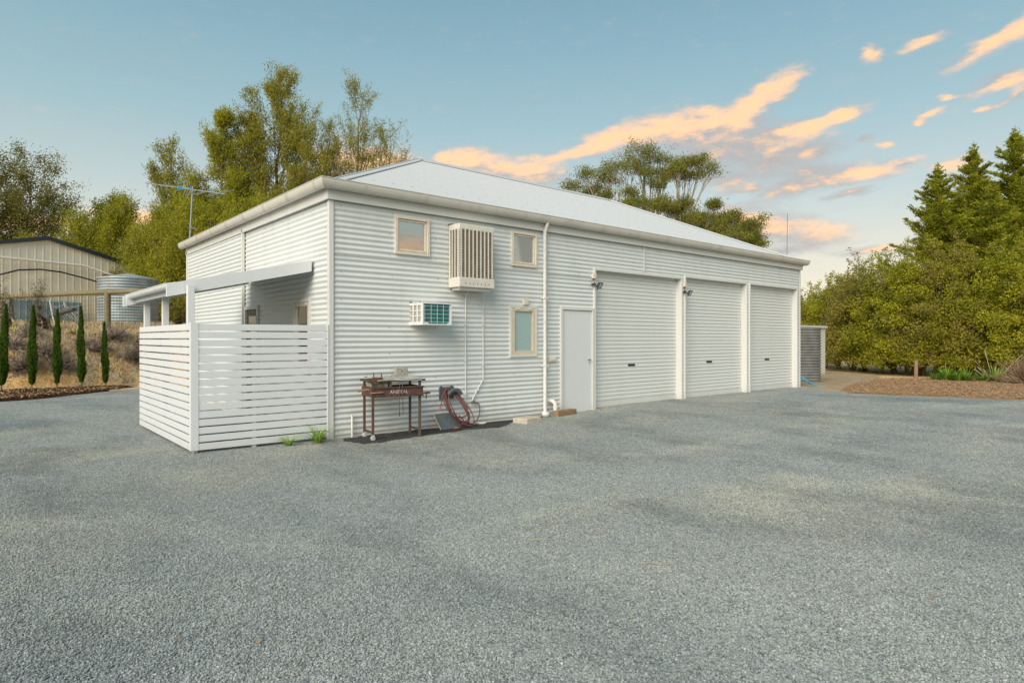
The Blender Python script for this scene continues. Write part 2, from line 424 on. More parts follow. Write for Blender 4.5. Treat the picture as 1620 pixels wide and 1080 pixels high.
def build_stones():
    P = stone_points(); me = bpy.data.meshes.new('gravel_stones'); me.vertices.add(len(P)); me.vertices.foreach_set('co', P.astype(np.float32).ravel()); me.update()
    o = bpy.data.objects.new('gravel_stones', me); COL.objects.link(o); me.materials.append(M_stone)
    ng = bpy.data.node_groups.new('scatter_stones', 'GeometryNodeTree')
    ng.interface.new_socket('Geometry', in_out='INPUT', socket_type='NodeSocketGeometry'); ng.interface.new_socket('Geometry', in_out='OUTPUT', socket_type='NodeSocketGeometry')
    gi = ng.nodes.new('NodeGroupInput'); go = ng.nodes.new('NodeGroupOutput')
    ico = ng.nodes.new('GeometryNodeMeshIcoSphere'); ico.inputs['Radius'].default_value = 1; ico.inputs['Subdivisions'].default_value = 2
    sp = ng.nodes.new('GeometryNodeSetPosition'); nz = ng.nodes.new('ShaderNodeTexNoise'); nz.inputs['Scale'].default_value = 1.1; nz.inputs['Detail'].default_value = 1
    vm = ng.nodes.new('ShaderNodeVectorMath'); vm.operation = 'SUBTRACT'; vm.inputs[1].default_value = (.5, .5, .5)
    vs = ng.nodes.new('ShaderNodeVectorMath'); vs.operation = 'SCALE'; vs.inputs['Scale'].default_value = 1.5
    L = ng.links.new
    L(nz.outputs['Color'], vm.inputs[0]); L(vm.outputs[0], vs.inputs[0]); L(ico.outputs['Mesh'], sp.inputs['Geometry']); L(vs.outputs[0], sp.inputs['Offset'])
    sm = ng.nodes.new('GeometryNodeSetMaterial'); sm.inputs['Material'].default_value = M_stone; L(sp.outputs[0], sm.inputs['Geometry'])
    ip = ng.nodes.new('GeometryNodeInstanceOnPoints'); L(gi.outputs[0], ip.inputs['Points']); L(sm.outputs[0], ip.inputs['Instance'])
    rr = ng.nodes.new('FunctionNodeRandomValue'); rr.data_type = 'FLOAT_VECTOR'; rr.inputs[0].default_value = (-.5, -.5, 0); rr.inputs[1].default_value = (.5, .5, 6.28); L(rr.outputs[0], ip.inputs['Rotation'])
    rs = ng.nodes.new('FunctionNodeRandomValue'); rs.data_type = 'FLOAT_VECTOR'; rs.inputs[0].default_value = (.0035, .003, .0028); rs.inputs[1].default_value = (.0078, .0064, .0058); rs.inputs['Seed'].default_value = 4; L(rs.outputs[0], ip.inputs['Scale'])
    L(ip.outputs[0], go.inputs[0])
    md = o.modifiers.new('scatter', 'NODES'); md.node_group = ng
    tag(o, kind='stuff')
build_stones()

# ------------------------------------------------------------------ main building
garage = thing('garage_building', 'long off-white corrugated steel garage with hip roof and three roller doors', 'building', (0, 0, 0))
LX, LY, EZ = 15.42, 8.4, 3.72
PITCH, AMP = .0855, .0075
def corr_wall(mb, u0, u1, z0, z1, holes, fn, amp=AMP, pitch=PITCH):
    """horizontal corrugations: fn(u, z, out) -> point; holes are (u0,u1,z0,z1)"""
    seg = 8; zs = set()
    z = math.floor(z0/pitch)*pitch
    k = 0
    while z+k*pitch/seg < z1:
        q = z+k*pitch/seg
        if q > z0+1e-4: zs.add(round(q, 5))
        k += 1
    for h in holes:
        for q in h[2:]:
            if z0 < q < z1: zs.add(round(q, 5))
    zs |= {z0, z1}; zs = sorted(zs)
    us = sorted({u0, u1} | {u for h in holes for u in h[:2] if u0 < u < u1})
    off = lambda zz: amp*math.sin(2*math.pi*zz/pitch) 
    for a, b in zip(zs, zs[1:]):
        if b-a < 1e-5: continue
        mid = (a+b)/2; run = None; runs = []
        for p, q in zip(us, us[1:]):
            um = (p+q)/2
            if any(h[0] < um < h[1] and h[2] < mid < h[3] for h in holes):
                if run: runs.append(run); run = None
            else: run = (run[0], q) if run else (p, q)
        if run: runs.append(run)
        for p, q in runs:
            mb.add([fn(p, a, off(a)), fn(q, a, off(a)), fn(q, b, off(b)), fn(p, b, off(b))], [(0, 1, 2, 3)], 0, True)
def weld(o):
    import bmesh
    bm = bmesh.new(); bm.from_mesh(o.data); bmesh.ops.remove_doubles(bm, verts=bm.verts, dist=1e-4); bm.to_mesh(o.data); bm.free(); return o

RD = [(6.02, 9.14, 2.98), (9.34, 12.22, 3.03), (12.44, 15.20, 3.03)]
SD = (5.02, 5.90, 2.10)
WN = [(1.14, 1.77, 2.94, 3.53), (3.66, 4.28, 2.93, 3.55), (3.66, 4.25, 1.20, 2.10)]
holes = [(a, b, -1, t) for a, b, t in RD] + [(SD[0], SD[1], -1, SD[2])] + [(a, b, c, d) for a, b, c, d in WN] + [(1.46, 1.94, 1.78, 2.06)]
front = MB()
corr_wall(front, .03, LX-.03, -.07, EZ, holes, lambda u, z, o: (u, -o-.004, z))
rnd = random.Random(2)
def dot(mb, c, nrm, r=.006, mi=1):
    n = Vector(nrm); a = n.orthogonal().normalized(); b = n.cross(a); c = Vector(c)
    k = 6; ring = [c+(a*math.cos(2*math.pi*i/k)+b*math.sin(2*math.pi*i/k))*r for i in range(k)]
    mb.add(ring+[p*1.0+n*.004 for p in ring]+[c+n*.005], [(i, (i+1) % k, k+(i+1) % k, k+i) for i in range(k)]+[(k+i, k+(i+1) % k, 2*k) for i in range(k)], mi)
zc = [PITCH*(q+.75) for q in (0, 4, 9, 14, 19, 24, 29, 33, 37, 41)]
for z in zc:
    for i in range(18):
        u = .12 + i*.9 + (.05 if int(z*10) % 2 else 0)
        if u < LX-.1 and not any(h[0]-.02 < u < h[1]+.02 and h[2] < z < h[3]+.02 for h in holes) and rnd.random() > .12:
            dot(front, (u, -AMP-.004-.006, z), (0, -1, 0), .008)
# sheet lap line
for a, b in ((.05, 5.98),):
    front.box(a, b, -.016, -.012, 2.795, 2.800, 1)
w_front = front.build('wall', [M_wall, M_screw], garage)
W_ = MB()
lh = [(3.2, 3.98, -1, 2.10), (.74, 1.38, .95, 2.13)]
corr_wall(W_, .03, 4.0, -.07, EZ, lh, lambda u, z, o: (-o-.004, u, z))
corr_wall(W_, 4.02, LY-.03, -.07, EZ, [], lambda u, z, o: (-o-.05, u, z))
for z in zc:
    for i in range(10):
        u = .12+i*.9
        if u < LY and not any(h[0]-.05 < u < h[1]+.05 and h[2] < z < h[3]+.05 for h in lh): dot(W_, ((-.06 if u > 4.02 else -.018), u, z), (-1, 0, 0), .008)
W_.build('wall', [M_wallL, M_screw], garage)
b = MB(); corr_wall(b, 0, LY, -.07, EZ, [], lambda u, z, o: (LX+o, u, z)); b.build('wall', M_wall, garage)
b = MB(); corr_wall(b, 0, LX, -.07, EZ, [], lambda u, z, o: (u, LY+o, z)); b.build('wall', M_wall, garage)
MB().box(.03, LX-.03, .03, LY-.03, -.2, .0).build('floor_slab', M_slab, garage)
MB().box(5.9, LX+.05, -.10, .028, -.2, -.022).build('door_apron', M_slab, garage, .006)
MB().box(-.01, 4.95, -.022, .028, -.25, -.072).build('footing', M_slab, garage)
MB().box(.05, LX-.05, .20, .22, .01, EZ-.1).build('dark_backing', M_dark, garage)  # near-black sheet behind the openings, its colour standing in for the unlit interior
# corner and joint trims
tr = MB(); tr.box(-.03, .045, -.03, -.014, -.09, EZ).box(-.03, -.014, -.014, .045, -.09, EZ); tr.build('corner_trim', M_trim, garage, .003)
tr = MB(); tr.box(LX-.05, LX+.025, -.03, -.014, -.03, EZ).box(LX+.012, LX+.025, -.014, .06, -.03, EZ); tr.build('corner_trim', M_trim, garage, .003)
tr = MB(); tr.box(-.075, -.02, 3.99, 4.035, -.09, EZ); tr.build('corner_trim', M_trim, garage, .003)
tr = MB(); tr.box(-.075, -.03, LY-.06, LY+.02, -.09, EZ); tr.build('corner_trim', M_trim, garage, .003)
MB().box(7.66, 7.71, -.028, -.014, 3.06, EZ).build('joint_trim', M_trim, garage, .003)
# fascia
fz0, fz1 = 3.64, 3.88
fa = MB()
fa.box(-.075, LX+.08, -.075, -.045, fz0, fz1); fa.box(-.075, -.045, -.045, LY+.08, fz0, fz1)
fa.box(LX+.05, LX+.08, -.045, LY+.08, fz0, fz1); fa.box(-.045, LX+.05, LY+.05, LY+.08, fz0, fz1)
fa.build('fascia', M_trim, garage, .003)
so = MB(); so.box(-.045, LX+.05, -.045, .02, 3.70, 3.712).box(-.045, .02, .02, LY, 3.70, 3.712); so.build('soffit', M_trim, garage)
# half round gutter
def gutter(path, r=.078, dpt=1.75, zt=3.925, name='gutter', parent=None, mat=None, rings=1.12, closed=False, zt2=None):
    """path: corner points of the gutter centre line, outward side is on the right of travel"""
    mb = MB(); P = [Vector((x, y, 0)) for x, y in path]; n = len(P); prof = []
    for k in range(11):
        a = math.pi*(k/10)
        prof.append((math.cos(a)*r, -math.sin(a)*r*dpt-.01))
    prof = [(r+.008, .004), (r+.008, -.004)]+prof+[(-r, .02)]
    inner = [(x*.95 if abs(x) < r*1.01 else r*.96, z+.004) for x, z in prof[::-1]]
    ring = prof+inner; m = len(ring); secs = []
    for i, p in enumerate(P):
        d0 = (P[i]-P[i-1]).normalized() if (i > 0 or closed) else (P[1]-P[0]).normalized()
        d1 = (P[(i+1) % n]-P[i]).normalized() if (i < n-1 or closed) else d0
        r0 = Vector((d0.y, -d0.x, 0)); r1 = Vector((d1.y, -d1.x, 0)); mt = (r0+r1).normalized(); sc = 1/max(.3, mt.dot(r0))
        z = zt if zt2 is None else zt+(zt2-zt)*i/(n-1)
        secs.append([p+mt*sc*x+Vector((0, 0, z+zz)) for x, zz in ring])
    vs = [v for s_ in secs for v in s_]; fs = []
    last = n if closed else n-1
    for i in range(last):
        for j in range(m): fs.append((i*m+j, i*m+(j+1) % m, ((i+1) % n)*m+(j+1) % m, ((i+1) % n)*m+j))
    mb.add(vs, fs, 0, False)
    if not closed:
        for s_ in (secs[0], secs[-1]):
            h = len(prof); mb.add(s_[1:h], [tuple(range(h-1))], 0)
    # joint straps
    for i in range(last):
        a, b_ = P[i], P[(i+1) % n]; L = (b_-a).length; d = (b_-a).normalized(); rt = Vector((d.y, -d.x, 0)); k = 1
        while rings and k*rings-.5 < L-.2:
            c = a+d*(k*rings-.5)
            z = zt if zt2 is None else zt+(zt2-zt)*((k*rings-.5)/L)
            ss = []
            for q in (0, .022):
                for aa in range(13):
                    t = math.pi*aa/12; ss.append(c+d*q+rt*(math.cos(t)*(r+.011))+Vector((0, 0, z-.01-math.sin(t)*(r*dpt+.011))))
            mb.add(ss, [(j, j+1, 14+j, 13+j) for j in range(12)], 0, True)
            k += 1
    return mb.build(name, mat or M_gut, parent)
g0 = .157
gutter([(-g0, LY+g0), (-g0, -g0), (LX+g0, -g0), (LX+g0, LY+g0)][::1], parent=garage)
gb = MB()
for i in range(15):
    x = .5+i*1.12
    if x < LX: gb.box(x, x+.02, -.16, -.07, 3.815, 3.822)
for i in range(8):
    y = .4+i*1.12; gb.box(-.16, -.07, y, y+.02, 3.815, 3.822)
gb.each('gutter_bracket', M_gut, garage)

# hip roof, sheets as real corrugations
RP, RZ0, EO = .478, 3.875, .11           # slope, eave height, overhang
RY = LY/2
roof = MB()
def rf(d): return RZ0 + RP*d              # height at distance d from the eave line
def slope(mb, L, fn, amp=.008, pitch=.0762):
    """L: eave length; triangle/trapezoid up to the ridge; fn(u,d,h)"""
    half = RY+EO; seg = 6; n = int(L/pitch*seg)
    cols = []
    for i in range(n+1):
        u = L*i/n; dmax = min(half, u, L-u); h = amp*(.5+.5*math.cos(2*math.pi*u/pitch))
        cols.append((u, max(dmax, .0), h))
    for (u0, d0, h0), (u1, d1, h1) in zip(cols, cols[1:]):
        mb.add([fn(u0, 0, h0), fn(u1, 0, h1), fn(u1, d1, h1), fn(u0, d0, h0)], [(0, 1, 2, 3)], 0, True)
LRX, LRY = LX+2*EO, LY+2*EO
slope(roof, LRX, lambda u, d, h: (-EO+u, -EO+d, rf(d)+h))
slope(roof, LRX, lambda u, d, h: (LX+EO-u, LY+EO-d, rf(d)+h))
slope(roof, LRY, lambda u, d, h: (-EO+d, LY+EO-u, rf(d)+h))
slope(roof, LRY, lambda u, d, h: (LX+EO-d, -EO+u, rf(d)+h))
nf = Vector((0, -RP, 1)).normalized(); nl = Vector((-RP, 0, 1)).normalized()
for d in (.25, .75, 1.25, 1.85, 2.45, 3.05, 3.65, 4.15):
    for i in range(40):
        u = .25+i*.38+(.19 if int(d*10) % 2 else 0)
        if d+.15 < u < LRX-d-.15: dot(roof, (-EO+u, -EO+d, rf(d)+.008), nf, .009)
        if d+.15 < u < LRY-d-.15: dot(roof, (-EO+d, -EO+u, rf(d)+.008), nl, .009)
roof.build('roof', [M_roof, M_screw], garage)
def cap(mb, a, b, da, db, w=.15, lift=.022):
    """folded cap along a-b; da/db: horizontal directions to both sides (downhill)"""
    a, b = Vector(a), Vector(b)
    def off(p, d, k): d = Vector(d); return p+Vector((d.x*k, d.y*k, -RP*k*d.z if d.z else -RP*k))
    for d in (da, db):
        p0, p1, p2, p3 = a+Vector((0, 0, lift)), b+Vector((0, 0, lift)), None, None
        q1 = Vector((d[0]*w, d[1]*w, -d[2]*w)); 
        mb.add([p0, p1, p1+q1, p0+q1], [(0, 1, 2, 3)], 0)
        mb.add([p0+q1, p1+q1, p1+q1-Vector((0, 0, .012)), p0+q1-Vector((0, 0, .012))], [(0, 1, 2, 3)], 0)
    mb.tube([a+Vector((0, 0, lift)), b+Vector((0, 0, lift))], .016, 8)
half = RY+EO; zr = rf(half)+.006
A = (-EO+half, RY, zr); B = (LX+EO-half, RY, zr)
rc = MB(); cap(rc, A, B, (0, -1, RP), (0, 1, RP)); rc.build('ridge_cap', M_roof, garage)
q = math.sqrt(.5)
for c0, c1, d1, d2 in (((-EO, -EO), A, (1, 0, 0), (0, 1, 0)), ((-EO, LY+EO), A, (1, 0, 0), (0, -1, 0)), ((LX+EO, -EO), B, (-1, 0, 0), (0, 1, 0)), ((LX+EO, LY+EO), B, (-1, 0, 0), (0, -1, 0))):
    rc = MB(); cap(rc, (c0[0], c0[1], rf(0)+.006), c1, d1, d2); rc.build('hip_cap', M_roof, garage)

# windows
def frame_xz(mb, x0, x1, z0, z1, w, y0, y1, mi=0, wb=None):
    wb = wb or w
    mb.box(x0, x1, y0, y1, z1-w, z1, mi).box(x0, x1, y0, y1, z0, z0+wb, mi)
    mb.box(x0, x0+w, y0+.001, y1, z0+wb, z1-w, mi).box(x1-w, x1, y0+.001, y1, z0+wb, z1-w, mi)
for i, (a, b, c, d) in enumerate(WN):
    big = i == 2
    f = MB()
    if big:
        frame_xz(f, a-.055, b+.055, c-.05, d+.05, .05, -.035, .05)
    else:
        frame_xz(f, a-.02, b+.02, c-.03, d+.02, .05, -.045, .05)
    fo = f.build('window', M_trim if big else M_creamw, garage, .003)
    s_ = MB(); frame_xz(s_, a+(.0 if big else .035), b-(.0 if big else .035), c+(.0 if big else .03), d-(.0 if big else .035), .065 if big else .03, -.03 if big else -.02, .03)
    s_.build('sash', M_cream if big else M_creamw, fo, .003)
    m = .06
    MB().box(a+m-.01, b-m+.01, .004, .012, c+m-.01, d-m+.01).build('pane', M_frost if big else M_glass, fo)
    if not big:
        MB().box(a+m, b-m, .05, .055, (c+d)/2+.02, d-m).build('blind', M_blind, fo)
    else:
        cl = MB(); cl.box(a+.10, a+.19, -.045, -.02, d-.035, d+.0).box(b-.19, b-.10, -.045, -.02, d-.035, d+.0); cl.each('hinge', M_pvc, fo, .003)
# left wall window and door (under the veranda)
def frame_yz(mb, y0, y1, z0, z1, w, x0, x1):
    mb.box(x0, x1, y0, y1, z1-w, z1).box(x0, x1, y0, y1, z0, z0+w).box(x0+.001, x1, y0, y0+w, z0+w, z1-w).box(x0+.001, x1, y1-w, y1, z0+w, z1-w)
f = MB(); frame_yz(f, .72, 1.40, .93, 2.16, .05, -.035, .05); fo = f.build('window', M_trim, garage, .003)
f = MB(); frame_yz(f, .77, 1.35, .98, 2.11, .07, -.02, .03); f.build('sash', M_cream, fo, .003)
MB().box(.004, .01, .83, 1.29, 1.04, 2.05).build('pane', glassmat('clear_glass', .04, (.8, .9, .85)), fo)
MB().box(.05, .055, 1.08, 1.29, 1.04, 1.95).build('blind', pmat('green_blind', (.22, .30, .24), rough=.8), fo)
MB().box(.12, .125, .7, 1.42, .9, 2.2).build('dim_room', M_dark, fo)  # flat sheet coloured near black to stand in for the room's shade
MB().box(-.03, -.018, .85, .92, 2.06, 2.10).box(-.03, -.018, 1.20, 1.27, 2.06, 2.10).each('hinge', M_pvc, fo)
f = MB(); frame_yz(f, 3.18, 3.985, -.06, 2.14, .06, -.04, .05); fo = f.build('door', M_trim, garage, .003)
MB().box(.0, .03, 3.24, 3.93, -.03, 2.08).build('door_leaf', pmat('bronze_door', (.10, .08, .075), rough=.5), fo)
MB().box(-.008, -.001, 3.36, 3.84, .9, 1.95).build('pane', glassmat('tinted_glass', .1, (.3, .3, .3)), fo)
# side door
f = MB(); a, b, t = SD
f.box(a-.065, a, -.04, .06, -.08, t).box(b, b+.065, -.04, .06, -.04, t).box(a-.065, b+.065, -.04, .06, t, t+.065)
fo = f.build('side_door', M_trim, garage, .004)
MB().box(a+.006, b-.006, -.012, .028, -.045, t-.008).build('door_leaf', M_pdoor, fo, .003)
h = MB(); h.lathe([(0, 0), (.026, 0), (.026, .008), (0, .01)], n=14)
hm = Matrix.Translation((b-.07, -.012, 1.06)) @ Matrix.Rotation(R(90), 4, 'X')
h.v = [tuple(hm @ Vector(v)) for v in h.v]; h.tube([(b-.07, -.012, 1.06), (b-.07, -.06, 1.06), (b-.18, -.062, 1.06)], .009, 8).box(b-.08, b-.06, -.018, -.012, .97, 1.03)
h.build('handle', M_chrome, fo)
# roller doors
for k, (a, b, t) in enumerate(RD):
    root = MB(); yb = .135
    # surround: thin left trim, wide reveal on the right, header
    root.box(a-.055, a, -.035, yb+.02, -.03, t+.055).box(b, b+.055, -.035, yb+.02, -.03, t+.055).box(a, b, -.035, yb+.02, t, t+.055)
    ro = root.build('roller_door', M_trim, garage, .004)
    cu = MB(); z = .125; p = .088; prof = [(-.025, .0), (.125, .0)]
    prof = [(.118, -.012), (.118, .0)]
    zz = .125
    while zz < t-.005:
        for dz, o in ((.0, -.010), (.008, .0), (.020, .008), (.060, .010), (.078, .004), (.084, -.004)):
            if zz+dz < t: prof.append((zz+dz, o))
        zz += p
    prof.append((t+.0, 0))
    for (z0, o0), (z1, o1) in zip(prof, prof[1:]):
        cu.add([(a, yb-o0, z0), (b, yb-o0, z0), (b, yb-o1, z1), (a, yb-o1, z1)], [(0, 1, 2, 3)], 0, False)
    cu.build('curtain', M_door, ro)
    rl = MB(); rl.box(a+.004, b-.004, yb-.02, yb+.01, -.012, .116).box(a+.004, b-.004, yb-.024, yb-.020, .02, .026); rl.build('bottom_rail', M_door, ro, .003)
    MB().box(a+.004, b-.004, yb-.018, yb-.002, -.026, -.012).build('rubber_seal', M_black, ro)
    mx = (a+b)/2-.18; hh = MB(); hh.box(mx-.12, mx+.12, yb-.024, yb-.006, .875, .925); hh.box(mx-.03, mx+.03, yb-.032, yb-.024, .885, .915)
    hh.build('handle', M_black, ro, .004)
# downpipe
dp = MB(); dp.tube([(4.46, -.157, 3.84), (4.46, -.157, 3.78), (4.47, -.075, 3.62), (4.47, -.075, 1.2), (4.42, -.13, .05)], .036, 14)
dpo = dp.build('downpipe', M_pvc, garage)
s_ = MB()
for z in (.95, 2.3): s_.box(4.42, 4.53, -.115, -.02, z, z+.025)
s_.each('clip', M_pvc, dpo)
dr = MB(); dr.lathe([(.060, -.2), (.060, .03), (.078, .03), (.078, .10), (.068, .108), (.0, .108)], (4.42, -.15, -.05), 18); dr.box(4.40, 4.48, -.20, -.16, -.12, -.02)
dr.build('drain_socket', M_pvc, dpo)

# veranda: skillion roof on three posts, part of the building
vz = lambda x: 2.76 + .238*x           # x is negative
vr = MB(); VY0, VY1, VX = .60, 3.62, -2.02
n = int((VY1-VY0)/.0762*6)
for i in range(n):
    y0 = VY0+(VY1-VY0)*i/n; y1 = VY0+(VY1-VY0)*(i+1)/n
    h = lambda y: .008*math.cos(2*math.pi*y/.0762)+.0
    vr.add([(-.03, y0, vz(-.03)+h(y0)), (VX-.06, y0, vz(VX-.06)+h(y0)), (VX-.06, y1, vz(VX-.06)+h(y1)), (-.03, y1, vz(-.03)+h(y1))], [(0, 1, 2, 3)], 0, True)
vro = vr.build('veranda_roof', M_roof, garage)
b_ = MB()
for y0, y1 in ((VY0-.03, VY0), (VY1, VY1+.03)):
    vs = [(-.055, y, vz(-.055)+dz) for y in (y0, y1) for dz in (-.165, .018)] + [(VX-.125, y, vz(VX-.125)+dz) for y in (y0, y1) for dz in (-.165, .018)]
    b_.add(vs, [(0, 1, 5, 4), (2, 6, 7, 3), (0, 2, 3, 1), (4, 5, 7, 6), (1, 3, 7, 5), (0, 4, 6, 2)])
b_.each('barge_board', M_fence, vro, .003)
rf_ = MB(); rf_.box(VX+.01, VX+.05, VY0+.005, VY1-.005, vz(VX)-.14, vz(VX)-.02)
for i in range(4):
    y = .9+i*.8; rf_.bar((-.05, y, vz(-.05)-.05), (VX+.05, y, vz(VX+.05)-.05), .045, .08)
rf_.each('rafter', M_fence, vro)
gutter([(VX-.065, VY1+.12), (VX-.065, VY0-.0)], r=.055, dpt=1.3, zt=vz(VX)+.0, name='gutter', parent=vro, mat=M_fence, rings=.95)
MB().box(VX-.16, VX-.10, VY1+.10, VY1+.16, 2.07, 2.26).build('gutter_end', M_fence, vro, .003)
for y in (.45, 2.0, 3.42):
    yy = max(y, VY0+.03)
    MB().box(-1.90, -1.81, y, y+.09, -.13, vz(-1.86)-.06).build('veranda_post', M_fence, vro, .004)

# slatted screen
scr = thing('slatted_screen', 'white horizontal slat privacy screen wrapping the veranda corner', 'screen', (-1.95, 0, 0))
for i in range(16):
    z0 = .0 + i*.1078
    jy, jz = rnd.uniform(-.002, .002), rnd.uniform(-.0025, .0025)
    s_ = MB(); s_.bar((-1.885, -.017+jy, z0+.044+jz), (-.035, -.017-jy, z0+.044-jz), .022, .088); s_.build('slat', M_fence, scr, .003)
    s_ = MB(); s_.box(-1.972, -1.950, .045, 3.46, z0, z0+.088); s_.build('slat', M_fence, scr, .003)
s_ = MB(); s_.box(-1.978, -1.880, -.034, -.028, .0, 1.722).box(-1.978, -1.972, -.028, .05, .0, 1.722); s_.build('corner_trim', M_fence, scr, .002)
MB().box(-1.94, -1.88, .01, .06, -.08, 1.68).build('post', M_fence, scr, .003)
MB().box(-1.17, -1.11, -.004, .05, -.06, 1.68).build('post', M_fence, scr, .003)
MB().box(-.06, -.037, -.035, .02, -.06, 1.72).build('post', M_fence, scr, .002)

# ------------------------------------------------------------------ wall mounted things
def at_wall(name, label, cat, x, z, y=-.02, group=None): return thing(name, label, cat, (x, y, z), group)
# evaporative cooler
ec = at_wall('evaporative_cooler', 'tall cream louvred evaporative cooler hung between the two upper windows', 'air cooler', 2.57, 2.35)
x0, x1, y0, y1, z0, z1 = 2.19, 2.96, -.35, -.02, 2.40, 3.50
m = MB(); m.box(x0, x1, y0, y1, z1-.10, z1).box(x0-.005, x1+.005, y0-.005, y1, z0, z0+.17); m.box(x0, x0+.05, y1-.05, y1-.001, z0+.17, z1-.10).box(x1-.05, x1, y1-.05, y1-.001, z0+.17, z1-.10)
body = m.build('casing', pmat('cooler_cream', (.66, .63, .57), (.60, .57, .50), 8, .45), ec, .012)
M_cc = body.data.materials[0]
MB().box(x0+.035, x1-.035, y0+.035, y1-.005, z0+.16, z1-.09).build('pad', M_pad, ec)
M_louv = pmat('tan_louvre', (.40, .35, .26), (.32, .28, .20), 12, .6); gr = MB(); za, zb = z0+.165, z1-.095; nl_ = 30
for i in range(9):
    x = x0+.045+(x1-x0-.09)*i/8; gr.box(x-.010, x+.010, y0-.002, y0+.018, za, zb)
for i in range(nl_):
    z = za+(zb-za)*(i+.5)/nl_
    vs = [(x0+.03, y0+.004, z-.004), (x1-.03, y0+.004, z-.004), (x1-.03, y0+.022, z+.009), (x0+.03, y0+.022, z+.009)]
    gr.add(vs+[(a_, b__, c_+.004) for a_, b__, c_ in vs], [(0, 1, 2, 3), (4, 5, 6, 7), (0, 1, 5, 4), (2, 3, 7, 6), (1, 2, 6, 5), (3, 0, 4, 7)], 1)
for xx, s in ((x0, 1), (x1, -1)):
    for i in range(4):
        y = y0+.05+i*.085; gr.box(min(xx-.002*s, xx+.016*s), max(xx-.002*s, xx+.016*s), y-.010, y+.010, za, zb)
    for i in range(nl_):
        z = za+(zb-za)*(i+.5)/nl_; gr.box(min(xx, xx+.02*s), max(xx, xx+.02*s), y0+.03, y1-.04, z-.004, z+.005, 1)
for xx in (x0, x1-.03): gr.box(xx, xx+.03, y0, y0+.03, za, zb) if False else None
for i in range(nl_):
    z = za+(zb-za)*(i+.5)/nl_
    gr.box(x0-.001, x0+.035, y0-.001, y0+.034, z-.010, z+.006)
gr.m = [1 if (abs(len(gr.v)) and False) else q for q in gr.m]; gr.build('louvre_panel', [M_cc, M_louv], ec)
MB().box(x0+.06, x1-.06, y0+.05, y1-.02, z0-.05, z0).box(x0+.02, x0+.07, y0+.02, y0+.07, z0-.02, z0).build('drain_tray', M_cc, ec, .006)
s_ = MB()
for i in range(7): s_.box(x0+.13+i*.085, x0+.137+i*.085, y0-.008, y0-.004, z0+.05, z0+.085)
s_.each('slot', M_black, ec)
MB().box(x0+.0, x1-.1, -.10, -.012, z1+.004, z1+.022).build('flashing', M_screw, ec)
# window air conditioner
ac = at_wall('window_air_conditioner', 'small white boxy air conditioner poking through the wall, teal fins showing', 'air conditioner', 1.70, 1.73)
x0, x1, y0, y1, z0, z1 = 1.41, 1.99, -.41, .05, 1.73, 2.10
m = MB(); m.box(x0, x1, y0+.03, y1, z1-.012, z1).box(x0, x1, y0+.03, y1, z0, z0+.012).box(x1-.012, x1, y0+.03, y1, z0+.012, z1-.012)
# left side with six vent bays
m.box(x0, x0+.01, y0+.03, y1, z0+.012, z0+.055).box(x0, x0+.01, y0+.03, y1, z1-.045, z1-.012)
for q in range(4): m.box(x0, x0+.01, y0+.03+q*.127, y0+.062+q*.127, z0+.055, z1-.045)
for q in (1, 2): m.box(x0+.0005, x0+.0095, y0+.062, y1-.02, z0+.055+q*.088, z0+.072+q*.088)
acb = m.build('casing', M_pvc, ac, .003)
v_ = MB()
for q in range(36): v_.box(x0+.012, x0+.018, y0+.04, y1-.02, z0+.058+q*.0072, z0+.061+q*.0072)
v_.box(x0+.02, x0+.025, y0+.04, y1-.02, z0+.02, z1-.02, 1); v_.build('side_vent', [M_pvc, M_gtank], ac)
fr_ = MB(); frame_xz(fr_, x0, x1, z0, z1, .020, y0, y0+.03); fr_.box(x0+.02, x0+.028, y0+.004, y0+.03, z0+.02, z1-.02)
fr_.add([(x0+.028, y0+.003, z0+.02), (x0+.13, y0+.003, z0+.02), (x0+.10, y0+.003, z0+.045), (x0+.028, y0+.003, z0+.045)], [(0, 1, 2, 3)])
fr_.add([(x1-.10, y0+.003, z0+.02), (x1-.02, y0+.003, z0+.02), (x1-.02, y0+.003, z0+.045), (x1-.075, y0+.003, z0+.045)], [(0, 1, 2, 3)])
fr_.build('front_frame', M_fence, ac, .002)
MB().box(x0+.03, x1-.022, y0+.06, y0+.08, z0+.02, z1-.02).build('coil', M_teal, ac)
fn = MB()
for q in range(22): fn.box(x0+.045, x1-.035, y0+.045, y0+.058, z0+.028+q*.0148, z0+.0315+q*.0148)
fn.build('fin', M_fin, ac)
wg = MB()
for q in range(5): wg.tube([(x0+.05+q*.122, y0+.012, z0+.03), (x0+.05+q*.122, y0+.012, z1-.028)], .0035, 5)
for q in range(5): wg.tube([(x0+.03, y0+.016, z0+.05+q*.066), (x1-.025, y0+.016, z0+.05+q*.066)], .0032, 5)
wg.build('wire_guard', M_fence, ac)
MB().box(x0-.004, x0+.03, y1-.09, y1-.06, z1, z1+.02).box(x0+.01, x0+.04, y0+.1, y0+.14, z1, z1+.012).each('bracket', M_screw, ac)

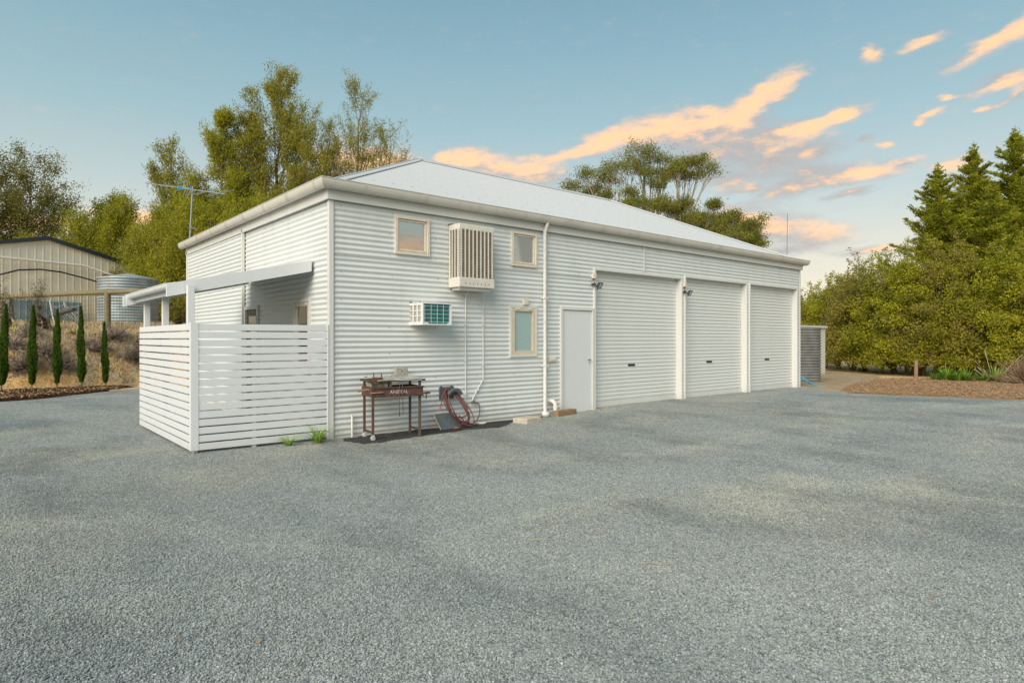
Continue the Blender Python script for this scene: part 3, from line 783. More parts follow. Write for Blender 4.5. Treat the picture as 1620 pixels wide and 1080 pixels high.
# conduits
c1 = thing('drain_pipe', 'thin straight white pipe dropping from the louvred cooler to the ground dish', 'pipe', (2.55, -.03, 0))
m = MB(); m.tube([(2.55, -.13, 2.36), (2.55, -.05, 2.27), (2.55, -.035, 2.2), (2.55, -.035, .12), (2.60, -.06, .02), (2.68, -.11, -.01)], .011, 8); m.build('pipe', M_pvc, c1)
s_ = MB()
for z in (.5, 1.1, 1.75): s_.box(2.53, 2.57, -.05, -.012, z, z+.02)
s_.each('clip', M_pvc, c1)
c2 = thing('water_pipe', 'thin white pipe with a slanted lower bend and brass garden tap', 'pipe', (2.9, -.03, 0))
m = MB(); m.tube([(2.86, -.13, 2.36), (2.92, -.06, 2.29), (2.95, -.035, 2.2), (2.95, -.035, .76), (2.72, -.035, .44), (2.70, -.04, .36)], .011, 8); m.build('pipe', M_pvc, c2)
s_ = MB()
for z in (1.0, 1.75): s_.box(2.93, 2.97, -.05, -.012, z, z+.02)
s_.box(2.79, 2.84, -.055, -.012, .56, .585); s_.each('clip', M_pvc, c2)
m = MB(); m.tube([(2.66, -.06, .355), (2.74, -.06, .35), (2.79, -.07, .34), (2.82, -.08, .30)], .017, 8).tube([(2.72, -.06, .35), (2.72, -.06, .385)], .008, 6).tube([(2.68, -.06, .385), (2.76, -.06, .385)], .007, 6)
m.build('tap', pmat('brass_tap', (.16, .22, .19), (.30, .22, .12), 30, .5, .6), c2)
sp_ = MB(); sp_.tube([(.33, -.07, -.1), (.33, -.07, .30)], .017, 10).tube([(.33, -.07, .295), (.33, -.07, .315)], .020, 10).tube([(.33, -.07, .21), (.33, -.07, .235)], .021, 10)
tag(sp_.build('standpipe', M_pvc, loc=(.33, -.07, -.1)), 'short white capped pipe standing beside the building corner', 'pipe')
lp = [(4.64, -.02, .23), (4.64, -.08, .235)]+[(4.64+.0, -.08-.055*math.sin(R(a)), .18+.055*math.cos(R(a))) for a in range(0, 100, 15)]+[(4.64, -.135, -.1)]
el = MB(); el.tube([(4.62, -.02, .26), (4.62, -.06, .265), (4.65, -.11, .255), (4.675, -.14, .22), (4.685, -.15, .17), (4.685, -.15, -.1)], .042, 14).tube([(4.685, -.15, .10), (4.685, -.15, .15)], .048, 14)
tag(el.build('elbow_pipe', M_pvc, loc=(4.68, -.15, -.1)), 'fat white bent pipe leaving the wall beside the side door', 'pipe')
bx = at_wall('sensor_box', 'small cream box fixed just above the tall frosted window', 'sensor box', 3.99, 2.22)
MB().box(3.92, 4.06, -.06, -.012, 2.155, 2.285).build('casing', M_creamw, bx, .006); MB().box(3.935, 4.045, -.066, -.060, 2.17, 2.27).build('lid', M_creamw, bx, .003)
po = at_wall('power_outlet', 'cream double power outlet on the wall left of the side door', 'power outlet', 4.71, 1.09)
MB().box(4.62, 4.80, -.055, -.012, 1.05, 1.13).build('casing', M_creamw, po, .006)
m = MB()
for x in (4.665, 4.725, 4.765): m.box(x-.013, x+.013, -.064, -.055, 1.085, 1.115)
m.each('switch', M_pvc, po, .002); MB().box(4.60, 4.66, -.05, -.02, 1.035, 1.049).build('flap', M_cream, po)
def flood(x, label):
    t = at_wall('floodlight', label, 'floodlight', x, 2.62, -.02, 'floodlights beside the roller doors')
    ox = x
    def w(mb, name, mat, p, bevel=0): return mb.build(name, mat, p, bevel)
    w(MB().box(ox-.06, ox+.04, -.075, -.012, 2.79, 2.90), 'sensor', M_creamw, t, .006)
    w(MB().tube([(ox-.01, -.04, 2.79), (ox-.02, -.05, 2.74), (ox+.0, -.05, 2.69)], .007, 6), 'cable', M_black, t)
    a = MB().box(ox-.06, ox+.02, -.07, -.015, 2.655, 2.69).tube([(ox-.06, -.06, 2.67), (ox-.07, -.12, 2.66), (ox+.03, -.12, 2.59), (ox+.04, -.10, 2.55)], .012, 6)
    w(a, 'bracket', M_black, t)
    M = Matrix.Translation((ox+.07, -.15, 2.64)) @ Matrix.Rotation(R(18), 4, 'Z') @ Matrix.Rotation(R(28), 4, 'X')
    hb = MB(); hb.box(-.075, .075, .0, .035, -.055, .055, 0, M)
    for q in (-.05, -.02, .01, .04): hb.box(q, q+.008, .035, .05, -.05, .05, 0, M)
    for u0, u1, v0, v1 in ((-.085, .085, .058, .07), (-.085, .085, -.07, -.058), (-.085, -.073, -.058, .058), (.073, .085, -.058, .058)): hb.box(u0, u1, -.012, .004, v0, v1, 0, M)
    h = w(hb, 'head', M_black, t)
    w(MB().box(-.073, .073, -.004, .0, -.058, .058, 0, M), 'lens', M_lamp, h)
    return t
flood(5.95, 'black floodlight under a cream sensor between side door and widest roller door')
flood(9.27, 'black floodlight under a cream sensor between widest and middle roller doors')

# ------------------------------------------------------------------ barbecue
def xf(name_parts, M):
    for mb in name_parts: mb.v = [tuple(M @ Vector(v)) for v in mb.v]
BO = Vector((.41, -.60, -.035)); BM = Matrix.Translation(BO) @ Matrix.Rotation(R(-9), 4, 'Z')
bbq = thing('barbecue', 'rusty old trolley barbecue with a grey lid against the white wall', 'barbecue', BO)
def bp(mb, name, mat, parent=None, bevel=0):
    xf([mb], BM)
    if name in ('stretcher', 'burnt_edge', 'skewer', 'tongs', 'side_handle', 'tin_tray', 'hook_bar'): return mb.each(name, mat, parent or bbq, bevel)
    return mb.build(name, mat, parent or bbq, bevel)
Wd, Dp = .76, .40
for x, y, zb, mt in ((0, 0, .075, M_rust), (0, Dp, .075, M_rust), (Wd, 0, 0, M_rust2), (Wd, Dp, 0, M_rust2)):
    mb = MB(); mb.box(x-.017, x+.017, y-.017, y+.017, zb, .90); bp(mb, 'leg', mt, None, .002)
for y in (0, Dp):
    mb = MB()
    for q in range(14):
        pass
    mb.tube([(0, y-.018, .034), (0, y+.018, .034)], .034, 16).box(-.018, .018, y-.024, y-.020, .03, .085).box(-.018, .018, y+.020, y+.024, .03, .085)
    bp(mb, 'caster', M_steel)
bp(MB().box(-.012, .012, .017, Dp-.017, .10, .13).box(Wd-.012, Wd+.012, .017, Dp-.017, .10, .125), 'stretcher', M_rust)
tr_ = MB(); z0, z1 = .655, .80
tr_.box(-.02, Wd+.03, -.045, -.035, z0, z1).box(-.02, Wd+.03, Dp+.035, Dp+.045, z0, z1).box(-.03, -.02, -.045, Dp+.045, z0, z1).box(Wd+.03, Wd+.04, -.045, Dp+.045, z0, z1).box(-.02, Wd+.03, -.035, Dp+.035, z0, z0+.008)
tr_.box(-.04, Wd+.05, -.062, -.046, z1-.018, z1+.004).box(-.04, Wd+.05, -.06, -.046, z0-.008, z0+.006)
fb = bp(tr_, 'fire_box', M_rust, None, .002)
cu_ = bpy.data.curves.new('stencil', 'FONT'); cu_.body = 'ANIPEAL'; cu_.size = .078; cu_.extrude = .0006; cu_.align_x = 'CENTER'
to = bpy.data.objects.new('stencil', cu_); COL.objects.link(to)
dg = bpy.context.evaluated_depsgraph_get(); me = bpy.data.meshes.new_from_object(to.evaluated_get(dg)); bpy.data.objects.remove(to)
mb = MB(); TM = Matrix.Translation((.40, -.0470, .700)) @ Matrix.Rotation(R(90), 4, 'X')
mb.v = [tuple(TM @ v.co) for v in me.vertices]; mb.f = [tuple(p.vertices) for p in me.polygons]; mb.m = [0]*len(mb.f); mb.sm = [False]*len(mb.f)
bp(mb, 'lettering', M_letter, fb)
bp(MB().box(.0, .25, .03, .3, .80, .862).box(.28, .32, .05, .3, .80, .87), 'tin_tray', pmat('tin', (.40, .38, .30), (.28, .25, .18), 20, .6, .3), None, .003)
fr2 = MB(); fr2.bar((-.10, -.03, .895), (Wd+.08, -.03, .895), .03, .03).bar((-.06, Dp+.03, .895), (Wd+.08, Dp+.03, .895), .03, .03).bar((-.02, -.03, .895), (-.02, Dp+.03, .895), .03, .04).bar((Wd+.02, -.03, .895), (Wd+.02, Dp+.03, .895), .03, .03)
fr2.bar((-.02, -.03, .93), (.14, -.03, .925), .03, .05)
bp(fr2, 'plate_frame', M_rust, None, .002)
lid = MB(); n = 10
for i in range(n):
    x0_ = .05+(Wd-.03)*i/n; x1_ = .05+(Wd-.03)*(i+1)/n
    hgt = lambda x: .915+.010*math.sin(x*7)+.01*x
    vs = []
    for x in (x0_, x1_):
        for y, dz in ((-.06, -.012), (.02, .010), (Dp-.02, .030), (Dp+.05, .024)): vs.append((x, y, hgt(x)+dz))
    lid.add(vs, [(0, 4, 5, 1), (1, 5, 6, 2), (2, 6, 7, 3)], 0, True)
    lid.add([(x0_, -.06, hgt(x0_)-.012), (x1_, -.06, hgt(x1_)-.012), (x1_, -.06, hgt(x1_)-.024), (x0_, -.06, hgt(x0_)-.024)], [(0, 1, 2, 3)])
lo_ = bp(lid, 'lid', M_lid)
bp(MB().tube([(.33, .16, .935), (.36, .16, .965), (.42, .16, .965), (.45, .16, .935)], .005, 6), 'handle', M_rust2, lo_)
bp(MB().box(.06, .14, -.055, .02, .885, .90).box(Wd-.1, Wd+.02, -.05, .25, .90, .912), 'burnt_edge', M_black)
sp = MB(); sp.tube([(.03, .05, .70), (.03, .05, 1.02)], .009, 8).tube([(.13, -.01, .70), (.13, -.01, 1.01)], .010, 8).tube([(-.02, .2, .955), (-.10, .1, .96)], .006, 6)
bp(sp, 'skewer', M_rust2)
bp(MB().tube([(-.20, .10, .745), (-.05, .12, .76), (.10, .02, .75)], .015, 8).tube([(-.06, -.06, .72), (.14, -.07, .725)], .010, 8), 'side_handle', M_timber)
bp(MB().tube([(.40, -.065, .84), (.395, -.075, .38)], .006, 6).tube([(.445, -.068, .84), (.455, -.078, .37)], .006, 6).box(.385, .405, -.078, -.072, .35, .42), 'tongs', M_rust2)
bp(MB().box(Wd-.12, Wd+.14, -.10, -.085, .675, .69).tube([(Wd+.02, -.09, .69), (Wd+.14, -.06, .70), (Wd+.17, .02, .69)], .010, 6).box(Wd+.07, Wd+.085, -.09, -.07, .60, .68).box(-.015, .0, -.06, .0, .62, .90), 'hook_bar', M_rust)
blk = MB(); blk.box(0, .21, 0, .08, 0, .17); xf([blk], Matrix.Translation((1.06, -.16, .86)) @ Matrix.Rotation(R(-7), 4, 'Z'))
tag(blk.build('concrete_block', M_block, None, .006, (1.1, -.15, .87)), 'speckled grey block standing on the back edge of the rusty barbecue', 'block')
for o in [bpy.data.objects['concrete_block']]:
    pass

# hose, holder, slate, dish
hh = at_wall('hose_hanger', 'dark grey plastic hose hanger screwed low on the corrugated wall', 'hose hanger', 2.12, .55)
MB().box(1.99, 2.30, -.035, -.012, .45, .66).box(2.0, 2.05, -.04, -.03, .655, .68).box(2.22, 2.27, -.04, -.03, .655, .68).build('back_plate', M_reel, hh, .008)
m = MB()
for y, rr in ((-.035, 1), (-.20, 1.0)):
    pass
arc = [(math.cos(R(a)), math.sin(R(a))) for a in range(20, 161, 14)]
vs = []
for y in (-.03, -.21):
    for c_, s1 in arc: vs.append((2.20+.135*c_, y, .50+.125*s1))
k = len(arc); m.add(vs, [(i, i+1, k+i+1, k+i) for i in range(k-1)], 0, True)
vs2 = [(2.20+.165*c_, -.215, .495+.155*s1) for c_, s1 in arc]+[(2.20+.10*c_, -.215, .47+.10*s1) for c_, s1 in arc]
m.add(vs2, [(i, i+1, k+i+1, k+i) for i in range(k-1)], 0, True)
mo = m.build('cradle', M_reel, hh); sl = mo.modifiers.new('thick', 'SOLIDIFY'); sl.thickness = .008
hs = MB(); rg = random.Random(8)
def loop(cx, top, bot, rx, ph, yt, yb, skew, s0=90, s1=450):
    pts = []
    for i in range(37):
        a = R(s0+(s1-s0)*i/36); cz = (top+bot)/2; rz = (top-bot)/2
        zz = cz+rz*math.sin(a); t = (top-zz)/(top-bot); xx = cx+rx*math.cos(a)*(1-.25*math.sin(a))+skew*t
        pts.append((xx, yt+(yb-yt)*t+ph, zz))
    return pts
allp = []
for i, (rx, bot, sk) in enumerate(((.15, .01, .20), (.18, .05, .15), (.14, -.01, .19), (.19, .03, .13), (.16, .08, .14), (.21, .16, .06), (.17, .00, .22))):
    allp += loop(2.13+rg.uniform(-.015, .015), .635, bot, rx, -.012*i, -.06, -.36, sk)[:-1]
sm_ = allp[:]
hs.tube(allp, .0095, 7)
hs.tube([(2.82, -.08, .30), (2.83, -.09, .22), (2.79, -.12, .12), (2.70, -.18, .04), (2.55, -.25, .0), (2.42, -.30, .01), (2.30, -.33, .08), (2.20, -.33, .18)], .0095, 7)
hs.tube([(2.05, -.10, .60), (1.97, -.14, .50), (1.95, -.15, .38), (1.93, -.16, .34)], .0095, 7)
hto = thing('garden_hose', 'coiled red brown garden hose looped over the grey hanger', 'hose', (2.13, -.2, .0))
hs.build('hose', M_hose, hto)
MB().tube([(1.93, -.16, .35), (1.915, -.165, .27)], .018, 8).tube([(2.82, -.08, .335), (2.822, -.083, .27)], .016, 8).each('connector', pmat('pink_connector', (.50, .20, .16), rough=.5), hto)
sl_ = MB(); SMt = Matrix.Translation((1.83, -.34, -.045)) @ Matrix.Rotation(R(5), 4, 'Z') @ Matrix.Rotation(R(-38), 4, 'X')
sl_.box(0, .46, 0, .018, 0, .33, 0, SMt); sl_.box(-.004, 0, 0, .018, 0, .33, 1, SMt)
tag(sl_.build('slate_tile', [M_tile, M_tileedge], None, 0, (1.95, -.3, -.05)), 'dark slate tile leaning on the wall behind the hose', 'tile')
ds = MB(); ds.lathe([(0, .0), (.075, .0), (.095, .035), (.10, .04), (.09, .035), (.07, .012), (0, .010)], (2.76, -.22, -.04), 22); tag(ds.build('saucer', M_pvc, None, 0, (2.76, -.22, -.04)), 'small white saucer on dark soil below the garden tap', 'dish')
pv = MB(); PMt = Matrix.Translation((3.60, -.52, -.06)) @ Matrix.Rotation(R(9), 4, 'Z'); pv.box(-.21, .21, -.17, .17, 0, .115, 0, PMt)
pv.build('concrete_paver', M_conc, None, .012, (3.6, -.52, -.06)); tag(bpy.data.objects['concrete_paver'], 'pale sandy concrete slab lying left of the downpipe foot', 'paver')
tb = MB(); TMt = Matrix.Translation((4.58, -.27, -.05)) @ Matrix.Rotation(R(8), 4, 'Z'); tb.box(0, .62, -.06, .08, 0, .125, 0, TMt)
tag(tb.build('timber_block', M_timber, None, .008, (4.58, -.27, -.05)), 'weathered brown timber offcut lying under the side door edge', 'timber')
lf = MB()
for i in range(9):
    a = rg.uniform(0, 6.3); c = Vector((2.04+rg.uniform(-.06, .06), -.50+rg.uniform(-.03, .03), .0)); u = Vector((math.cos(a), math.sin(a), .3))*.03; v = Vector((-math.sin(a), math.cos(a), .2))*.018
    lf.add([c-u, c+v+Vector((0, 0, .015)), c+u, c-v], [(0, 1, 2, 3)])
tag(lf.build('dry_leaves', M_orange, None, 0, (2.04, -.5, 0)), kind='stuff')

def tuft(x, y, n, L, mat, label, name='grass_tuft', cat='grass tuft', z=-.05, wd=.012, seed=1):
    r = random.Random(seed); mb = MB()
    for i in range(n):
        a = r.uniform(0, 6.283); l = L*r.uniform(.45, 1); lean = r.uniform(.3, 1.35); w = wd*r.uniform(.6, 1.1)
        d = Vector((math.cos(a), math.sin(a), 0)); s_ = Vector((-d.y, d.x, 0)); p = Vector((x, y, z))+d*r.uniform(0, L*.15); ps = []
        for k in range(6):
            t = k/5; q = p+d*(l*lean*t**1.4)+Vector((0, 0, l*(t-.55*lean*t*t)*1.0)); ww = w*(1-t**2)*.5+.0008
            ps += [q-s_*ww, q+s_*ww]
        mb.add(ps, [(2*k, 2*k+1, 2*k+3, 2*k+2) for k in range(5)], 0, True)
    return tag(mb.build(name, mat, None, 0, (x, y, z)), label, cat)
tuft(-.30, -.22, 95, .46, M_leafb, 'larger bright green grass tuft at the foot of the building corner', seed=3)
tuft(-.72, -.20, 40, .30, M_leafb, 'smaller bright green grass tuft below the middle of the slatted screen', seed=4)
tuft(5.16, -.22, 16, .12, M_leafb, 'tiny green weed in front of the side door', 'weed', 'weed', -.03, .01, 5)

# ------------------------------------------------------------------ aerials
an = thing('tv_aerial', 'grey television aerial on a mast at the far left eave', 'aerial', (-.22, 8.05, 3.2))
ax, ay = -.02, 8.3
MB().tube([(ax, ay, 3.9), (ax, ay, 4.0), (ax+.07, ay, 5.38)], .019, 10).build('mast', M_alu, an)
m = MB()
for z in (3.45, 3.8): m.box(ax-.02, ax+.15, ay-.02, ay+.02, z+.5, z+.53)
m.build('wall_bracket', M_alu, an)
import mathutils
Rv = Vector((.7627, -.6468, 0)); Fv = Vector((.6468, .7627, 0)); bc = Vector((ax+.07, ay, 5.30))
bd = (Rv*.97+Fv*.12).normalized(); bd = (bd+Vector((0, 0, -.12))).normalized(); ed = Vector((-bd.y, bd.x, .38)).normalized(); ed2 = (Rv*.82+Fv*.45+Vector((0, 0, .36))).normalized()
bo = MB().bar(bc-bd*1.15, bc+bd*.78, .013, .013).build('boom', M_alu, an)
m = MB()
for i in range(11):
    c = bc-bd*(1.13-i*.095); e = Fv*.05+Rv*.05+Vector((0, 0, .045)); m.tube([c-e*.3, c+e], .006, 5)
m.each('director', M_alu, an)
m = MB()
for c, L in ((-.18, .26), (.12, .24), (.30, .30), (.36, .32), (.60, .30), (.68, .34)):
    p = bc+bd*c; m.tube([p-ed2*L, p+ed2*L], .0075, 5)
m.each('element', M_alu, an)
m = MB(); p = bc-bd*.30
m.box(-.07, .07, -.03, .03, -.04, .04, 0, Matrix.Translation(p)); m.tube([p+Vector((0, 0, .03))+bd*.02, p+bd*.30], .012, 6)
m.build('dipole_box', M_blueplas, an, .004)
m = MB()
for a in (-.16, -.10, -.04): m.tube([p+bd*(a+.30), p+bd*(a+.25)+Vector((0, 0, .22))], .007, 5).tube([p+bd*(a+.30), p+bd*(a+.22)-Vector((0, 0, .20))], .007, 5)
m.each('reflector', M_alu, an)
wa = thing('whip_aerial', 'tall thin whip aerial rising behind the far roof corner', 'aerial', (19.3, 2.3, 0))
MB().tube([(19.3, 2.3, 0), (19.3, 2.3, 3.2)], .02, 6).build('mast', M_alu, wa); MB().tube([(19.3, 2.3, 3.2), (19.3, 2.3, 5.0), (19.33, 2.3, 6.25)], .008, 5).build('whip', M_black, wa)

# ------------------------------------------------------------------ right side: tank, hose, store shed
tk = thing('round_water_tank', 'grey ribbed round water tank tucked behind the far building corner', 'water tank', (17.57, 1.16, 0))
prof = []; z = 0
while z < 1.86:
    prof.append((.80+.02*math.sin(2*math.pi*z/.095), z)); z += .095/8
m = MB(); m.lathe(prof, (17.57, 1.16, 0), 48); m.build('tank_wall', M_gtank, tk)
MB().lathe([(.82, 1.86), (.82, 1.885), (.6, 1.90), (0, 1.92)], (17.57, 1.16, 0), 48).build('lid', M_gtank, tk)
wp = MB(); wp.tube([(15.62, .12, -.05), (15.62, .12, 1.95)], .05, 12); tag(wp.build('tank_downpipe', M_pvc, None, 0, (15.62, .12, 0)), 'fat white pipe upright beside the ribbed water tank', 'pipe')
bh = MB(); bh.tube([(15.55, .02, .32), (15.60, -.10, .22), (15.75, -.2, .12), (15.95, -.30, .02), (16.1, -.5, -.0)], .022, 8).tube([(15.60, .0, .34), (15.72, -.12, .16), (15.80, -.2, .03)], .018, 8)
tag(bh.build('blue_hose', M_blueplas, None, 0, (15.7, -.1, 0)), 'short bright blue hose trailing from the far building corner', 'hose')
st = thing('store_shed', 'low white flat roofed store shed with roller door behind the ribbed tank', 'shed', (21, 3.8, 0))
X0, X1, Y0, Y1, Zt = 18.2, 23.5, 2.7, 5.6, 2.02
m = MB()
def vrib(mb, p, q, z0, z1, nrm, pitch=.2, rib=.018):
    p, q = Vector(p), Vector(q); L = (q-p).length; d = (q-p)/L; nrm = Vector(nrm); n = max(1, int(L/pitch)); pr = []
    for i in range(n):
        for t, o in ((0, 0), (.38, 0), (.44, rib), (.56, rib), (.62, 0)): pr.append((L*(i+t)/n, o))
    pr.append((L, 0))
    for (a, oa), (b, ob) in zip(pr, pr[1:]):
        A_ = p+d*a+nrm*oa; B_ = p+d*b+nrm*ob
        za, zb = (z0(a) if callable(z0) else z0), (z0(b) if callable(z0) else z0); ta, tb_ = (z1(a) if callable(z1) else z1), (z1(b) if callable(z1) else z1)
        mb.add([(A_.x, A_.y, za), (B_.x, B_.y, zb), (B_.x, B_.y, tb_), (A_.x, A_.y, ta)], [(0, 1, 2, 3)])
vrib(m, (X0, Y0, 0), (X1-.5, Y0, 0), 1.68, Zt-.06, (0, -1, 0), .16); vrib(m, (X1, Y0, 0), (X1, Y1, 0), 0, Zt-.06, (1, 0, 0)); vrib(m, (X0, Y0, 0), (X0, Y1, 0), 0, Zt-.06, (-1, 0, 0)); vrib(m, (X0, Y1, 0), (X1, Y1, 0), 0, Zt-.06, (0, 1, 0))
m.box(X1-.5, X1-.03, Y0-.01, Y0+.03, 0, Zt-.06); m.box(X0, X0+.5, Y0-.01, Y0+.03, 0, 1.68)
m.build('wall', M_wall, st); MB().box(X0-.05, X1+.05, Y0-.08, Y1+.05, Zt-.06, Zt+.03).build('roof', M_trim, st, .005)
m = MB(); z = 0
while z < 1.68:
    m.add([(X0+.5, Y0+.06, z), (X1-.5, Y0+.06, z), (X1-.5, Y0+.045, z+.06), (X0+.5, Y0+.045, z+.06), (X0+.5, Y0+.06, z+.08), (X1-.5, Y0+.06, z+.08)], [(0, 1, 2, 3), (3, 2, 5, 4)]); z += .08
m.build('roller_door', M_door, st)

# ------------------------------------------------------------------ left terrace: farm shed, tank, rail fence, clutter
CX, CY = -4.17, -9.25
def wp_(r, d, z): v = Vector((CX, CY, 0))+Rv*r+Fv*d; return Vector((v.x, v.y, z))
fs = thing('farm_shed', 'beige ribbed farm shed with dark gable trim on the terrace', 'shed', wp_(-20.5, 29, 2.05))
apx = wp_(-20.56, 28, 0); gd = (Rv*.5+Fv*.866).normalized(); bk = Vector((-gd.y, gd.x, 0))
HW, ZR, ZE, ZB = 3.62, 6.02, 5.20, 1.9
def gp(s_, t, z): v = apx+gd*s_+bk*t; return Vector((v.x, v.y, z))
m = MB()
vrib(m, gp(-HW, 0, 0), gp(HW, 0, 0), ZB, lambda a: ZR-(ZR-ZE)*abs(a-HW)/HW-.03, -bk, .30, .012)
vrib(m, gp(HW, 0, 0), gp(HW, 9, 0), ZB, ZE-.03, gd, .30, .02); vrib(m, gp(-HW, 0, 0), gp(-HW, 9, 0), ZB, ZE-.03, -gd, .30, .02)
m.build('wall', M_beige, fs)
m = MB()
for s_ in (-1, 1):
    vs = [gp(0, -.1, ZR), gp(s_*(HW+.12), -.1, ZE-.04), gp(s_*(HW+.12), 9.1, ZE-.04), gp(0, 9.1, ZR)]
    m.add(vs+[v-Vector((0, 0, .03)) for v in vs], [(0, 1, 2, 3), (7, 6, 5, 4), (0, 1, 5, 4), (1, 2, 6, 5)])
m.build('roof', M_navy, fs)
m = MB()
for s_ in (-1, 1): m.bar(gp(0, -.11, ZR-.07), gp(s_*(HW+.12), -.11, ZE-.11), .05, .17)
m.build('barge_trim', M_navy, fs)
m = MB(); m.tube([gp(-4.6, -.22, 4.93), gp(1.36, -.22, 4.87), gp(2.75, -.55, 4.42)], .05, 8).tube([gp(HW+.02, -.05, 5.05), gp(HW+.05, -.05, 4.3)], .045, 8); m.build('downpipe', M_pvc, fs)
# black poly pipe arching over the front
pp = [gp(s_, -.3, z) for s_, z in ((-3.4, 2.0), (-3.0, 3.0), (-2.6, 3.55), (-1.9, 4.15), (-1.2, 4.42), (-.4, 4.52), (.4, 4.48), (1.4, 4.28), (2.1, 4.12))]
mb = MB().tube(pp, .035, 8)
tag(mb.build('poly_pipe', M_black, None, 0, pp[0]), 'black plastic pipe bent in an arch against the beige shed', 'pipe')
# blue sheet, white frame, seat, posts
bs = MB(); A0 = gp(-1.35, -.35, 1.95); 
vrib(bs, gp(-1.55, -.3, 0), gp(1.25, -.3, 0), 1.9, 3.15, -bk, .25, .015)
bs.box(0, 2.1, -.02, .02, 1.85, 2.25, 0, Matrix.Translation(gp(1.3, -.35, 0)) @ Matrix.Rotation(math.atan2(gd.y, gd.x), 4, 'Z'))
tag(bs.build('blue_sheet', M_bluep, None, 0, gp(0, -.3, 1.9)), 'faded blue metal sheet stood against the beige shed wall', 'metal sheet')
wf = thing('white_frame', 'folded white tubular airer leaning on the blue sheet', 'airer', gp(.4, -.9, 1.9))
m = MB(); m.tube([gp(-.3, -.9, 3.15), gp(-.15, -1.0, 1.95)], .035, 6).tube([gp(.25, -.9, 3.1), gp(.35, -.95, 2.55), gp(1.35, -1.1, 1.9)], .03, 6).tube([gp(.30, -.9, 3.0), gp(1.05, -1.1, 1.9)], .03, 6).tube([gp(-.2, -1., 2.85), gp(.3, -1., 3.02)], .012, 5)
m.build('frame', M_steel, wf)
m = MB()
for i in range(9):
    t = i/8; m.tube([gp(-.15+t*1.1, -.95, 2.95-t*.25), gp(.45+t*1.0, -1.05, 2.05-.1*t)], .012, 4)
for i in range(4): m.tube([gp(.3+.25*i, -1.0, 2.85-.25*i), gp(.9+.22*i, -1.0, 3.0-.3*i)], .012, 4)
m.build('rung', M_steel, wf)
st_ = MB(); st_.box(-.55, .55, -.14, .14, -.05, .05, 0, Matrix.Translation(gp(.05, -1.2, 2.62)) @ Matrix.Rotation(math.atan2(Rv.y, Rv.x), 4, 'Z') @ Matrix.Rotation(R(-17), 4, 'Y'))
tag(st_.build('black_cushion', M_black, None, .03, gp(.05, -1.2, 2.6)), 'long black pad resting tilted on the white airer', 'pad')
tag(MB().tube([gp(-1.55, -.8, 1.9), gp(-1.7, -.8, 3.3)], .04, 6).build('rusty_post', M_rust, None, 0, gp(-1.6, -.8, 1.9)), 'thin rusty steel post in front of the beige shed', 'post')
tag(MB().bar(gp(2.9, -1.6, 1.9), gp(3.12, -1.6, 2.75), .12, .14).build('leaning_post', M_galv, None, 0, gp(2.9, -1.6, 1.9)), 'short grey post leaning beside the rusty galvanised tank', 'post')
# galvanised tank
def galvrust():
    m, nt, p = newmat('galv_tank'); p.inputs['Metallic'].default_value = .35; p.inputs['Roughness'].default_value = .5
    P = pos(nt); sp = nd(nt, 'ShaderNodeSeparateXYZ'); nt.links.new(P, sp.inputs[0])
    c = mixc(nt, ramp(nt, noi(nt, P, 2, 4), .4, .6), (.33, .39, .41), (.25, .30, .32))
    hi = nd(nt, 'ShaderNodeMapRange'); hi.inputs[1].default_value = 3.0; hi.inputs[2].default_value = 4.1; nt.links.new(sp.outputs[2], hi.inputs[0])
    f = ramp(nt, mth(nt, 'ADD', noi(nt, pos(nt, (5, 5, 1.0)), 1.6, 8, .75), mth(nt, 'MULTIPLY', hi.outputs[0], .10)), .60, .78)
    nt.links.new(mixc(nt, f, c, (.32, .12, .035)), p.inputs['Base Color']); return m
gt = thing('galvanised_tank', 'rust streaked corrugated water tank with conical lid beside beige shed', 'water tank', wp_(-15.45, 25.5, 1.95))
tc = wp_(-15.45, 25.5, 0); prof = []; z = 1.75; tr0 = 1.07
while z < 3.9: prof.append((tr0+.02*math.sin(2*math.pi*z/.11), z)); z += .11/8
MB().lathe(prof, tc, 44).build('tank_wall', galvrust(), gt)
MB().lathe([(tr0+.03, 3.87), (tr0+.03, 3.92), (.5, 4.04), (.12, 4.12), (0, 4.13)], tc, 44, 0, False).build('lid', M_galvr, gt)
MB().box(-.2, .2, -.12, .12, 3.97, 4.05, 0, Matrix.Translation(tc-Rv*.6-Fv*.35)).build('inlet_cover', M_rust, gt)
# rail fence
rfn = thing('rail_fence', 'weathered round rail fence with wire mesh along the bank top', 'fence', (-.78, 15.6, 1.9))
ra, rb = wp_(-18.6, 23, 3.02), wp_(-12.36, 21.7, 3.15)
MB().tube([ra-(rb-ra)*.5, ra, ra.lerp(rb, .5)+Vector((0, 0, .02)), rb, rb+(rb-ra)*.35], .085, 10).build('rail', M_wood, rfn)
for t, hgt, sd in ((.72, 0, 1), (-.35, 0, 2), (1.3, 0, 3)):
    p = ra+(rb-ra)*t; zz = bank(p.x, p.y)
    MB().tube([(p.x, p.y, zz-.3), (p.x, p.y, p.z+.04)], .10, 10).build('post', M_wood, rfn)
m = MB()
dv = (rb-ra); n = 70
for i in range(n):
    p = ra+dv*(i/n*1.3); m.bar((p.x, p.y, p.z-.08), (p.x, p.y, p.z-1.15), .006, .006)
for k in range(7): m.bar(ra-Vector((0, 0, .1+k*.16)), ra+dv*1.3-Vector((0, 0, .1+k*.16)), .006, .006)
m.build('wire_mesh', M_rust2, rfn)

